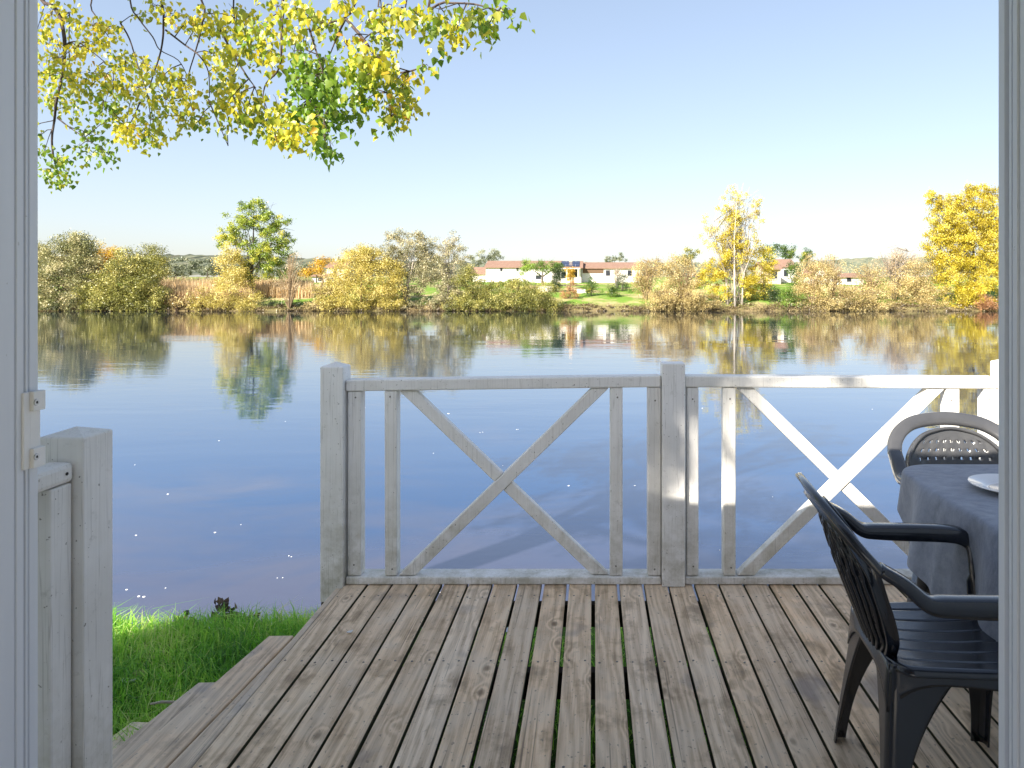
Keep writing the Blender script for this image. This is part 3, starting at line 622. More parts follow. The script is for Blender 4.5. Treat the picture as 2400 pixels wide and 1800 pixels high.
far_house('long_house','long low house with brick-brown band under a clay roof, right of the solar panels',136,1364,1500,629,2.1,615,9,wins=[(1372,635,.9,.6),(1384,635,.9,.6),(1397,635,.9,.6),(1425,640,.8,1.0),(1476,640,.8,1.0)],extra=band)
far_house('red_roof_house','ochre walled house with bright red roof beside the golden poplar',128,1788,1830,631,2.0,615,7,'render_warm',wins=[(1815,644,1.0,1.3)])
far_house('gable_house','taller white house with red roof joined to the ochre house',136,1829,1862,625,2.2,608,7,wins=[(1842,640,.8,1.2)])
far_house('brush_house','pale house with its gable half hidden by tan brush',128,1906,1940,640,1.9,624,8,gable=True,wins=[(1920,650,.8,.9)])
far_house('low_white_house','low white house behind the brush, one dark window visible',126,1942,2024,650,1.9,641,8,wins=[(1963,654,.9,1.2),(1990,655,.8,.8)])
def steps_far():
    mb=MB()
    for i in range(6): mb.box(PX(1352,112),PX(1374,112),110.5+i*.45,110.95+i*.45-.004,.55+.13*i-.5,.55+.13*(i+1))
    tag(mb.build('garden_steps',M['render_white']),'pale garden steps on the lawn below the porch','steps')
    mb=MB(); x0,x1=PX(1262,112),PX(1295,112); mb.box(x0,x1,112,112.3,.4,PZ(672,112)); mb.box(x0-.06,x1+.06,111.95,112.35,PZ(672,112)+.003,PZ(672,112)+.1)
    tag(mb.build('garden_wall',M['render_white']),'low white garden wall beside the dark slim tree','wall')
    mb=MB(); x=PX(770,138); mb.tube([(x,132,1.8),(x,132,PZ(606,132))],[.07,.05],6); mb.box(x-.05,x+.5,131.95,132.05,PZ(606,132)-.05,PZ(606,132)+.05)
    tag(mb.build('utility_pole',M['joinery'],None),'thin grey pole beside the small white house','pole')
steps_far()

# ================================================================ DECK
XL=-1.222                       # left edge of the deck
def deck():
    root=empty('wooden_deck',(0,2.4,0)); tag(root,'weathered grey-brown plank deck with dark gaps between its boards','deck')
    off=Vector((0,2.4,0)); pitch=.1235; mb=MB(); nb=MB()
    joists=[3.43,2.83,2.2,1.62]; ends=[]
    gaps={0:.0165,-1:.016,-2:.015,-3:.013,1:.016,2:.012,-4:.011}
    for k in range(-10,20):
        x0=k*pitch+gaps.get(k,random.uniform(.0085,.0125))/2; x1=(k+1)*pitch-gaps.get(k+1,random.uniform(.0085,.0125))/2
        if k==-10: x0=XL
        y1=3.605+random.uniform(-.006,.006); dz=random.uniform(-.002,.002); ends.append((x0,x1))
        mb.att=random.random(); sk=random.uniform(-.0015,.0015); cup=random.uniform(-.001,.0015)
        b=len(mb.v); xs=[x0,x0+.006,(x0+x1)/2,x1-.006,x1]; zs=[-.004,0,cup,0,-.004]
        ys=[1.33,1.9,2.5,3.1,y1-.004,y1]
        vs=[]
        for j,y in enumerate(ys):
            for x,z in zip(xs,zs): vs.append((x+sk*(y-2.4)+random.uniform(-.0006,.0006),y-2.4,z+dz-(.004 if j==5 else 0)))
        for y in (ys[0],ys[-1]):
            vs+= [(x0+sk*(y-2.4),y-2.4,-.028+dz),(x1+sk*(y-2.4),y-2.4,-.028+dz)]
        n=len(ys)*5; mb.cur=0
        mb.add(vs,[(j*5+i,j*5+i+1,(j+1)*5+i+1,(j+1)*5+i) for j in range(5) for i in range(4)])
        nf=4*5; mb.cur=1
        lo=[b+n,b+n+1,b+n+2,b+n+3]; q=lambda j,i:b+j*5+i
        for f in ([lo[0],lo[1],lo[3],lo[2]][::-1], [q(j,0) for j in range(6)][::-1]+[lo[0],lo[2]], [q(j,4) for j in range(6)]+[lo[3],lo[1]], [q(5,i) for i in range(5)][::-1]+[lo[2],lo[3]], [q(0,i) for i in range(5)]+[lo[1],lo[0]]):
            mb.f.append(tuple(f)); mb.m.append(1 if f is not None else 0)
        mb.cur=0
        for jy in joists:
            for fx in (.2,.8):
                nb.lathe([(.0001,.0012),(.0042,.0012),(.005,-.001)],(x0+(x1-x0)*fx+random.uniform(-.006,.006),jy+random.uniform(-.008,.012)-2.4,dz+.0004),8)
    mb.build('planks',[M['deck'],M['moss']],root,att='board')
    tag(nb.build('nail',M['nail'],root),kind='stuff')
    for jy in joists:
        j=MB(); j.box(XL+.03,2.42,jy-2.4-.022,jy-2.4+.022,-.135,-.031); j.build('joist',M['joist'],root)
    for x in (-1.1,.4,2.0):
        for jy in (3.43,2.2):
            j=MB(); j.box(x-.045,x+.045,jy-2.4+.024,jy-2.4+.114,-.56,-.032); j.build('support_post',M['joist'],root)
    f=MB(); f.att=.37; f.box(XL-.034,XL-.004,1.4-2.4,3.545-2.4,-.13,-.006); bevel(f.build('edge_board',M['deck_grey'],root,att='board'),.006)
deck()
def steps():
    root=empty('wooden_steps',(-1.6,2.5,-.5)); tag(root,'weathered plank steps going down from the deck to the grass','steps'); o=Vector((-1.6,2.5,-.5))
    # each tread: far left corner, near left corner, far right x
    for k,(z,xl1,y1,xl0,y0,xr) in enumerate([(-.15,-1.50,3.36,-1.66,1.9,-1.262),(-.30,-1.76,3.24,-1.96,1.85,-1.44),(-.44,-2.02,3.17,-2.24,1.8,-1.70)]):
        mb=MB(); t=.035
        nb=2
        for i in range(nb):
            a0,a1=i/nb,(i+1)/nb; mb.att=.21+.17*k+.31*i; g=.004
            L1=Vector((xl1+(xr-xl1)*a0+(g if i else 0),y1+random.uniform(-.008,.008),z)); R1=Vector((xl1+(xr-xl1)*a1-(0 if i else g),y1,z)); L0=Vector((xl0+(xr-xl0)*a0+(g if i else 0),y0,z)); R0=Vector((xl0+(xr-xl0)*a1-(0 if i else g),y0,z))
            vs=[L0,R0,R1,L1]; vs=[v-o for v in vs]; d=Vector((0,0,t)); mb.add([v-d for v in vs]+vs,[(0,3,2,1),(4,5,6,7),(0,1,5,4),(1,2,6,5),(2,3,7,6),(3,0,4,7)])
        bevel(mb.build('tread',M['deck_grey'],root,att='board'),.006)
        mb=MB(); mb.att=.6; vs=[Vector((xr+.004,y0,z-.04)),Vector((xr+.026,y0,z-.04)),Vector((xr+.026,y1-.03,z-.04)),Vector((xr+.004,y1-.03,z-.04))]; vs=[v-o for v in vs]
        mb.add([v-Vector((0,0,.10)) for v in vs]+vs,[(0,3,2,1),(4,5,6,7),(0,1,5,4),(1,2,6,5),(2,3,7,6),(3,0,4,7)]); mb.build('riser',M['joist'],root,att='board')
steps()

# ================================================================ RAILINGS
def post(mb,x0,x1,y0,y1,z0,z1,peak=.0):
    b=.0
    mb.box(x0,x1,y0,y1,z0,z1)
    if peak:
        cx,cy=(x0+x1)/2,(y0+y1)/2; e=.0
        mb.v=mb.v; n=len(mb.v); mb.f.remove(mb.f[-5]); mb.m.pop()
        mb.add([(cx,cy,z1+peak)],[]); 
        t=[n-4,n-3,n-2,n-1]
        for a,c in zip(t,t[1:]+t[:1]): mb.f.append((a,c,n)); mb.m.append(0)
def railing():
    root=empty('deck_railing',(0,3.58,0)); tag(root,'white painted railing with two cross-braced panels along the river edge','railing'); o=Vector((0,3.58,0)); D=3.58
    def part(name,fn,b=.005):
        mb=MB(); fn(mb); return bevel(mb.build(name,M['paint'],root),b)
    # posts
    pl=part('post',lambda m:post(m,-1.331,-1.218,3.535-D,3.650-D,-.075,1.072,.022))
    f=MB(); f.box(-1.327,-1.222,3.539-D,3.646-D,-1.25,-.078); f.build('post_foot',M['mossy_post'],pl)
    part('post',lambda m:post(m,.337,.449,3.532-D,3.642-D,.001,1.090))
    part('post',lambda m:post(m,1.992,2.104,3.532-D,3.642-D,.001,1.092,.02))
    YA,YB=3.566,3.640                     # front and back of rails
    for (xa,xb,za,zb) in ((-1.214,.333,1.006,1.027),(.453,1.988,1.026,1.019)):
        # top rail (slightly out of level, as in the photo)
        def top(m,xa=xa,xb=xb,za=za,zb=zb):
            t=.056; y0,y1=YA-.006-D,YB+.012-D
            m.add([(xa,y0,za-t),(xb,y0,zb-t),(xb,y1,zb-t),(xa,y1,za-t),(xa,y0,za),(xb,y0,zb),(xb,y1,zb),(xa,y1,za)],[(0,3,2,1),(4,5,6,7),(0,1,5,4),(1,2,6,5),(2,3,7,6),(3,0,4,7)])
        part('top_rail',top,.007)
        part('bottom_rail',lambda m:m.box(xa,xb,YA-D-.008,YB-D+.03,.002,.040),.006)
        zt=lambda x:(za-.056)+(zb-za)*(x-xa)/(xb-xa)-.002
        w=.060
        for q in (xa+.008,xa+.190,xb-.250,xb-.064):
            wd=w+random.uniform(-.002,.006)
            part('baluster',lambda m,q=q,wd=wd:m.add([(q,YA-D,.043),(q+wd,YA-D,.043),(q+wd,YB-D-.004,.043),(q,YB-D-.004,.043),(q+random.uniform(-.004,.003),YA-D,zt(q)),(q+wd,YA-D,zt(q+wd)),(q+wd,YB-D-.004,zt(q+wd)),(q,YB-D-.004,zt(q))],[(0,3,2,1),(4,5,6,7),(0,1,5,4),(1,2,6,5),(2,3,7,6),(3,0,4,7)]))
        for q in (xa+.008,xa+.190,xb-.250,xb-.064):          # fixing screws at the baluster ends
            for zz in (.085,.915):
                m=MB(); cx=q+.031+random.uniform(-.008,.008); cz=zz+random.uniform(-.012,.012); m.tube([(cx,YA-D+.001,cz),(cx,YA-D-.0012,cz)],[.0045,.004],10); m.build('screw',M['nail'],root)
        # cross braces: '/' runs through in front, '\' is two lengths butted against it
        bl,br=xa+.190+w+.006,xb-.250-.006; zb0,zt0=.044,zt((bl+br)/2)-.001
        tot=br-bl; hw=.084              # horizontal width of the brace where it meets a rail
        y0,y1=YA+.003-D,YB-.012-D
        def brace(m,p,q,r,s,y0,y1):     # parallelogram p q (lower) r s (upper)
            m.add([(p[0],y0,p[1]),(q[0],y0,q[1]),(q[0],y1,q[1]),(p[0],y1,p[1]),(s[0],y0,s[1]),(r[0],y0,r[1]),(r[0],y1,r[1]),(s[0],y1,s[1])],[(0,3,2,1),(4,5,6,7),(0,1,5,4),(1,2,6,5),(2,3,7,6),(3,0,4,7)])
        zl,zr=zt(bl)-.001,zt(br)-.001
        part('brace',lambda m:brace(m,(bl,zb0),(bl+hw,zb0),(br,zr),(br-hw,zr),y0,y1))
        # the interrupted brace
        dz=zr-zb0; k=(tot-hw)/dz; 
        def lineb(t,e): # point on the backslash, edge e=0 left .. 1 right
            return (br-hw+e*hw-(tot-hw)*t, zb0+(zl-zb0)*t)
        # right edge of '/' : x=bl+hw+k(z-zb0); left edge: x=bl+k(z-zb0)
        def meet(e,off):
            lo,hi=0,1
            for _ in range(40):
                t=(lo+hi)/2; x,z=lineb(t,e)
                if x>bl+off+k*(z-zb0): lo=t
                else: hi=t
            return lineb(t,e)
        g=.002
        part('brace',lambda m:brace(m,lineb(0,0),lineb(0,1),meet(1,hw+g),meet(0,hw+g),y0+.010,y1-.004))
        part('brace',lambda m:brace(m,meet(0,-g),meet(1,-g),lineb(1,1),lineb(1,0),y0+.010,y1-.004))
railing()
def stair_rail():
    x1=-1.247; y0=1.775; root=empty('stair_railing',(x1,1.8,0)); tag(root,'near white post with a short handrail stub, beside the left door frame','railing'); o=Vector((x1,1.8,0))
    def part(name,a,b=.005,peak=0,mat='paint'):
        mb=MB(); post(mb,a[0]-o.x,a[1]-o.x,a[2]-o.y,a[3]-o.y,a[4],a[5],peak); return bevel(mb.build(name,M[mat],root),b)
    part('post',(x1-.112,x1,y0,y0+.110,-.45,1.090),.004,.018)
    part('top_rail',(x1-.085,x1-.020,1.30,y0-.002,.985,1.034),.012)
    for q in (y0-.075,y0-.19,y0-.31): part('baluster',(x1-.082,x1-.024,q,q+.070,.045,.983))
    part('bottom_rail',(x1-.09,x1-.015,1.30,y0-.002,.002,.042))
    p=P(272*1.0/1.7465+0,850+430/1.7465,y0-.03)
    mb=MB(); mb.tube([(x1-.019-o.x,y0-.03-o.y,1.010),(x1-.0175-o.x,y0-.03-o.y,1.010)],[.004,.004],10); mb.build('screw',M['dark'],root)
stair_rail()

# ================================================================ CABIN (the room the photo is taken from) and its patio door frame
def cabin():
    root=empty('cabin',(0,0,-.5)); tag(root,'pale grooved patio door frame of the white cabin, down both edges of the view','cabin'); Z=.5
    XA,XB=-.973,.709; X0,X1=-4.7,5.2; Y0,Y1=1.17,1.27; ZT=2.06; HT=2.18
    def part(name,boxes,mat):
        mb=MB()
        for b in boxes: mb.box(b[0],b[1],b[2],b[3],b[4]+Z,b[5]+Z)
        return mb.build(name,M[mat],root)
    part('wall',[(X0,XA-.06,Y0,Y1,-.45,HT),(XB+.06,X1,Y0,Y1,-.45,HT),(XA-.058,XB+.058,Y0,Y1,ZT+.06,HT-.002)],'wall')
    part('wall',[(X0,X0+.1,-3.0,Y0-.002,-.45,HT)],'wall'); part('wall',[(X1-.1,X1,-3.0,Y0-.002,-.45,HT)],'wall')
    part('wall',[(X0,-2.4,-3.1,-3.002,-.45,HT),(2.6,X1,-3.1,-3.002,-.45,HT),(-2.398,2.598,-3.1,-3.002,-.45,.5)],'wall')  # wide unseen opening added in the rear wall to let light in
    part('floor',[(X0+.102,X1-.102,-3.0,Y0-.002,-.1,-.02)],'floor')
    mb=MB(); e=.10; zr=2.62                      # low gable roof, ridge parallel to the river
    for a,b in (((Y1+e,HT+.03),(-.92,zr)),((-.92,zr),(-3.1-e,HT+.03))):
        vs=[Vector((X0-.15,a[0],a[1]+Z)),Vector((X1+.15,a[0],a[1]+Z)),Vector((X1+.15,b[0],b[1]+Z)),Vector((X0-.15,b[0],b[1]+Z))]
        mb.add([v for v in vs]+[v+Vector((0,0,.07)) for v in vs],[(3,2,1,0),(4,5,6,7),(0,1,5,4),(1,2,6,5),(2,3,7,6),(3,0,4,7)])
    mb.build('roof',M['roofing'],root)
    # extruded grooved profile of the jambs: (depth y, inset from the reveal) pairs, read off the photo
    prof=[(1.130,.006),(1.1795,.006),(1.1805,.000),(1.2195,.000),(1.2205,.004),(1.2235,.004),(1.2245,.000),(1.2395,.0),(1.2405,.009),(1.2445,.009),(1.2455,.001),(1.2500,.001),(1.2510,.008),(1.2560,.008),(1.2570,.0035),(1.2760,.0035)]
    fr=None
    for side in (-1,1):
        mb=MB(); pr=prof
        if side>0: pr=[(1.130,.010),(1.1835,.010),(1.1845,.002),(1.2080,.002),(1.2090,.0055),(1.2120,.0055),(1.2130,.000),(1.2260,.000),(1.2270,.010),(1.2330,.010),(1.2340,.003),(1.2420,.003),(1.2430,.012),(1.2560,.012),(1.2570,.004),(1.2760,.004)]
        X=XA if side<0 else XB
        pts=[(X+side*i,y) for y,i in pr]; pts+= [(X+side*.055,1.276),(X+side*.055,1.130)]
        n=len(pts); vs=[(x,y,-.02+Z) for x,y in pts]+[(x,y,ZT+Z) for x,y in pts]
        fs=[(i,(i+1)%n,n+(i+1)%n,n+i) for i in range(n)]+[tuple(range(n))[::-1],tuple(range(n,2*n))]
        mb.add(vs,fs); me=mb.build('door_frame',M['pvc'],root); 
        bm=bmesh.new(); bm.from_mesh(me.data); bmesh.ops.recalc_face_normals(bm,faces=bm.faces); bm.to_mesh(me.data); bm.free()
        bevel(me,.0008,2,30)
        if side<0:
            fr=me; sb=MB(); zc0,zc1=PZ(1096,1.255)+Z,PZ(917,1.255)+Z    # strike plate: back plate, two lugs with screws, hollow between
            sb.box(XA-.001,XA+.004,1.2345,1.2485,zc0,zc1)
            sb.box(XA-.001,XA+.0030,1.2488,1.2735,zc0+.002,zc1-.002)
            for a,b in ((zc0,zc0+.034),(zc1-.034,zc1)): sb.box(XA-.0005,XA+.010,1.2488,1.2765,a,b)
            sp=bevel(sb.build('strike_plate',M['strike'],fr),.0015)
            for zc in (zc0+.019,zc1-.019):
                s=MB(); s.tube([(XA+.0098,1.2545,zc),(XA+.0115,1.2545,zc)],[.0062,.0054],16); s.build('screw',M['steel'],fr)
                s=MB(); s.tube([(XA+.0114,1.2545,zc),(XA+.0118,1.2545,zc)],[.0026,.0026],6); s.build('screw_socket',M['dark'],fr)
    part('door_frame',[(XA-.055,XB+.055,1.13,1.276,ZT+.002,ZT+.058)],'pvc')
    part('threshold',[(XA-.05,XB+.05,1.13,1.31,-.018,.012)],'pvc')
cabin()

# ================================================================ GARDEN CHAIRS
def sweep(mb,path,wdir,w,t):
    """flat band along path; wdir gives the across-the-band direction at each point"""
    rings=[]; n=len(path)
    for i,p in enumerate(path):
        d=(path[min(i+1,n-1)]-path[max(i-1,0)]).normalized(); a=Vector(wdir[i]); a=(a-d*a.dot(d)).normalized(); b=d.cross(a)
        W=w[i] if isinstance(w,list) else w; T=t[i] if isinstance(t,list) else t
        sec=[(-1,.1),(-.86,.8),(-.5,1),(.5,1),(.86,.8),(1,.1),(1,-.9),(.88,-1),(.80,-.55),(-.80,-.55),(-.88,-1),(-1,-.9)]
        rings.append([p+a*(W*.5*u)+b*(T*.5*v) for u,v in sec])
    m=12; vs=[v for r in rings for v in r]; fs=[]
    for i in range(n-1):
        for k in range(m): k2=(k+1)%m; fs.append((i*m+k,(i+1)*m+k,(i+1)*m+k2,i*m+k2))
    fs.append(tuple(range(m))); fs.append(tuple((n-1)*m+k for k in range(m))[::-1])
    mb.add(vs,fs)
def smooth_path(pts,k=6):
    out=[]; n=len(pts)
    for i in range(n-1):
        p0,p1,p2,p3=pts[max(i-1,0)],pts[i],pts[i+1],pts[min(i+2,n-1)]
        for j in range(k):
            t=j/k; out.append(.5*((2*p1)+(p2-p0)*t+(2*p0-5*p1+4*p2-p3)*t*t+(3*p1-p0-3*p2+p3)*t**3))
    out.append(pts[-1]); return out
def lerp_tab(tab,x):
    for (a,ya),(b,yb) in zip(tab,tab[1:]):
        if x<=b: t=max(0,(x-a)/(b-a)); t=t*t*(3-2*t); return ya+(yb-ya)*t
    return tab[-1][1]
def make_chair():
    root=empty('garden_chair'); pl=M['plastic']
    SH=.462
    # --- seat, with shallow grooves running front to back and rolled edges
    mb=MB()
    def seat(u,v):
        x=-.205+.445*u; hw=.212+.022*u; s=2*v-1
        # rounded rear corners
        if u<.12: hw-= .05*(1-u/.12)**2
        y=hw*s; z=SH+.014*u-.016*(1-s*s)*(1-(2*u-1)**2)
        gr=abs(((v*7)%1)-.5); z-= .004*max(0,1-(.5-gr)/.035) if .08<v<.92 and .08<u<.93 else 0
        ed=max(0,(abs(s)-.90)/.10); z-= .020*ed**2; fr=max(0,(u-.90)/.10); z-=.026*fr**2
        return (x,y,z)
    mb.grid(seat,26,98)
    o=mb.build('seat',pl,root,True); solid(o,.007,-1)
    # skirt under the seat edge, arched between the legs
    mb=MB()
    def skirt(u,v):
        a=u*4; i=min(int(a),3); t=a-i
        c=[(-.205,-.175),(.240,-.236),(.240,.236),(-.205,.175),(-.205,-.175)]
        p,q=Vector(c[i]),Vector(c[i+1]); xy=p.lerp(q,t); drop=.038+.085*abs(2*t-1)**4
        out=1+.05*v
        return (xy.x*out,xy.y*out,SH-.004+.012*(xy.x+.2)/.44*0-drop*v)
    mb.grid(skirt,64,5); o=mb.build('apron',pl,root,True); solid(o,.006)
    # --- legs: angled shells, wide where they grow out of the seat
    for sx,sy in ((1,1),(1,-1),(-1,1),(-1,-1)):
        mb=MB(); H=SH-.012 if sx>0 else SH-.030
        def leg(u,v):
            t=1-v; z=H*t                        # v 0 top .. 1 floor
            cx=sx*(.232+(.010 if sx<0 else .0)) if sx>0 else -(.205+.040*v)
            cy=sy*((.232 if sx>0 else .178)+(.030 if sx>0 else .074)*v)
            fx=.040+.135*t**2.6; fy=.034+.085*t**2.4; r=.022
            k=u*2-1                              # -1 end of x flange .. 0 corner .. 1 end of y flange
            if abs(k)<.22:
                an=(k/.22+1)/2*PI/2; px=cx-sx*r*(1-math.sin(an)) ; py=cy-sy*r*(1-math.cos(an))
                # an 0: on the y-outer face (x flange side); an pi/2: on the x-outer face
                return (cx-sx*r+sx*r*math.sin(an), cy-sy*r+sy*r*math.cos(an), z)
            if k<0: t2=(-k-.22)/.78; return (cx-sx*(r+t2*max(fx-r,.004)), cy, z)
            t2=(k-.22)/.78; return (cx, cy-sy*(r+t2*max(fy-r,.004)), z)
        mb.grid(leg,24,14); o=mb.build('leg',pl,root,True); solid(o,.006); 
    # --- arm rails: from the front of the seat up, back along the arm, then up into the back hoop
    AZ=.662
    for s in (1,-1):
        pts=[Vector(p) for p in ((.208,s*.238,SH-.035),(.201,s*.250,.55),(.195,s*.261,.612),(.184,s*.267,.640),(.160,s*.270,.656),(.120,s*.274,AZ),(.04,s*.280,AZ),(-.09,s*.281,AZ),(-.150,s*.280,AZ+.006),(-.205,s*.277,AZ+.050),(-.262,s*.268,.745))]
        path=smooth_path(pts,5); n=len(path); wd=[]; W=[]; 
        for i,p in enumerate(path): wd.append((0,-1,0) if i>4 else (-.25,-1,0)); W.append(.058 if i>14 else .078-.020*i/14)
        mb=MB(); sweep(mb,path,wd,W,[.078-.03*min(1,i/12) if i<14 else .048 if i<n*.62 else .048-.022*(i-n*.62)/(n*.38) for i in range(n)]); o=mb.build('armrest',pl,root,True)
    # --- back hoop over the top
    hp=[Vector(p) for p in ((-.256,-.269,.735),(-.300,-.250,.780),(-.340,-.205,.825),(-.368,-.130,.857),(-.380,0,.870),(-.368,.130,.857),(-.340,.205,.825),(-.300,.250,.780),(-.256,.269,.735))]
    path=smooth_path(hp,6); n=len(path); wd=[]
    for i,p in enumerate(path):
        t=abs(2*i/(n-1)-1); side=-1 if i<n/2 else 1; k=max(0,(t-.35)/.65)
        wd.append(Vector((-.40*(1-k),-.0*side,.92*(1-k)))+Vector((0,-side*k*1.0,0))*(-1) if k<1 else (0,1,0))
    wd=[]
    for i,p in enumerate(path):   # across-direction turns from sideways at the arms to up-and-back at the top
        th=(i/(n-1)-.5)*PI        # -pi/2 .. pi/2
        wd.append(Vector((-.42*math.cos(th), math.sin(th)*1.0, .90*math.cos(th))))
    mb=MB(); sweep(mb,path,wd,.060,.024); o=mb.build('back_hoop',pl,root,True)
    # --- backrest panel: curved shell with slits; woven-look upper half
    mb=MB(); ZB,ZTp=.405,.832
    hwt=[(0,.045),(.10,.120),(.22,.168),(.50,.205),(.72,.212),(.86,.175),(.95,.105),(1.0,.02)]
    def back(s,q):
        hw=lerp_tab(hwt,q); y=s*hw; z=ZB+(ZTp-ZB)*q; x=-.190-.150*q**1.25-.018*math.sin(q*PI)+.055*(y/.21)**2*(1-.4*q)
        return Vector((x,y,z))
    ny=45; rows=[]
    qs=[0,.04,.08]+[.08+.0171*i for i in range(1,22)]+[.44+.0135*i for i in range(1,38)]+[.955,.98,1.0]
    nq=len(qs)-1
    def sk(i,j):
        q=(qs[j]+qs[j+1])/2; edge=i<4 or i>=ny-4
        if edge: return False
        c=(i-4)%4
        if q<.08: return False
        if q<.56:          # long slits with two cross slits
            if abs(q-.335)<.009 or abs(q-.45)<.009: return False
            return c==2 and (.105<q<.32 or .35<q<.44 or .46<q<.55)
        if q<.90:          # small square holes of the woven half
            r=int((q-.56)/.0135)
            return c==2 and r%6 in (4,5)
        return False
    vs=[back(2*i/ny-1,q) for q in qs for i in range(ny+1)]; fs=[]
    # weave relief: alternate bands bulge forward
    for j,q in enumerate(qs):
        for i in range(ny+1):
            if .56<q<.90 and 4<=i<=ny-4:
                r=int((q-.56)/.0135)//6; c=((i-4)//4)
                vs[j*(ny+1)+i].x+= .0014*(1 if (r+c)%2 else -1)
    for j in range(nq):
        for i in range(ny):
            if not sk(i,j): a=j*(ny+1)+i; fs.append((a,a+1,a+ny+2,a+ny+1))
    nb=len(vs)                                     # stiffening ribs down the back of the panel
    for i in range(4,ny-3,4):
        js=[j for j in range(nq+1) if .10<qs[j]<.93]; b0=len(vs)
        for j in js:
            p=vs[j*(ny+1)+i]; vs.append(p.copy()); vs.append(p+Vector((-.013,0,-.004)))
        for k in range(len(js)-1): fs.append((b0+2*k,b0+2*k+1,b0+2*k+3,b0+2*k+2))
    mb.add(vs,fs)
    o=mb.build('backrest',pl,root,True); solid(o,.008,0)
    # rim of the panel
    rim=[back(-1,q) for q in [.12,.25,.4,.55,.7,.82,.9,.96]]+[back(0,1.0)]+[back(1,q) for q in [.96,.9,.82,.7,.55,.4,.25,.12]]
    mb=MB(); pr=smooth_path(rim,4); wdr=[Vector((1,0,.25)) for p in pr]; sweep(mb,pr,wdr,.034,.014); o.select_set(False); mb.build('back_rim',pl,root,True)
    return root
ch=make_chair(); ch.location=(1.005,2.085,.002); ch.rotation_euler=(0,0,math.radians(-4))
tag(ch,'near dark plastic garden chair seen from behind, its seat pushed up to the table','chair','dark plastic garden chairs')
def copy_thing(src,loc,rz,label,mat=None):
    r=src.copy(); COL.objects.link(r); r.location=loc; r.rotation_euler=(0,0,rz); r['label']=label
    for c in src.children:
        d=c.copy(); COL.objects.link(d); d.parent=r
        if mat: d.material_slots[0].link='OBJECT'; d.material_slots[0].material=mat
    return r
copy_thing(ch,(1.575,2.885,.002),math.radians(-91),'dark garden chair at the far end of the table, sunlit on its rounded back',M['lit_plastic'])

# ================================================================ TABLE, CLOTH, PLATE
TX,TY=1.685,2.36; TA,TB=.47,.60; TZ=.735
def rrect(t,a,b,r):
    """point and outward normal on a rounded rectangle, t in 0..1"""
    seg=[2*(b-r),PI*r/2,2*(a-r),PI*r/2]*2; tot=sum(seg); d=(t%1)*tot
    cs=[(a,-(b-r),0,1,a-r,b-r,0),]
    # walk: right side up, corner, top leftwards, corner, left side down, corner, bottom rightwards, corner
    if d<seg[0]: return Vector((a,-(b-r)+d)),Vector((1,0))
    d-=seg[0]
    if d<seg[1]: an=d/r; return Vector((a-r+r*math.cos(an),b-r+r*math.sin(an))),Vector((math.cos(an),math.sin(an)))
    d-=seg[1]
    if d<seg[2]: return Vector((a-r-d,b)),Vector((0,1))
    d-=seg[2]
    if d<seg[3]: an=PI/2+d/r; return Vector((-(a-r)+r*math.cos(an),b-r+r*math.sin(an))),Vector((math.cos(an),math.sin(an)))
    d-=seg[3]
    if d<seg[4]: return Vector((-a,b-r-d)),Vector((-1,0))
    d-=seg[4]
    if d<seg[5]: an=PI+d/r; return Vector((-(a-r)+r*math.cos(an),-(b-r)+r*math.sin(an))),Vector((math.cos(an),math.sin(an)))
    d-=seg[5]
    if d<seg[6]: return Vector((-(a-r)+d,-b)),Vector((0,-1))
    d-=seg[6]; an=1.5*PI+d/r; return Vector((a-r+r*math.cos(an),-(b-r)+r*math.sin(an))),Vector((math.cos(an),math.sin(an)))
def table():
    root=empty('garden_table',(TX,TY,.002)); tag(root,'garden table hidden under the grey cloth, beside the near chair','table')
    mb=MB(); pts=[rrect(i/64,TA-.012,TB-.012,.16)[0] for i in range(64)]
    mb.add([(p.x,p.y,TZ-.03) for p in pts]+[(p.x,p.y,TZ-.006) for p in pts],[tuple(range(64))[::-1],tuple(range(64,128))]+[(i,(i+1)%64,64+(i+1)%64,64+i) for i in range(64)])
    mb.build('tabletop',M['plastic'],root)
    for sx in (1,-1):
        for sy in (1,-1):
            mb=MB(); mb.tube([(sx*.36,sy*.46,TZ-.031),(sx*.385,sy*.49,.3),(sx*.40,sy*.51,0)],[.034,.028,.022],12); mb.build('leg',M['plastic'],root,True)
table()
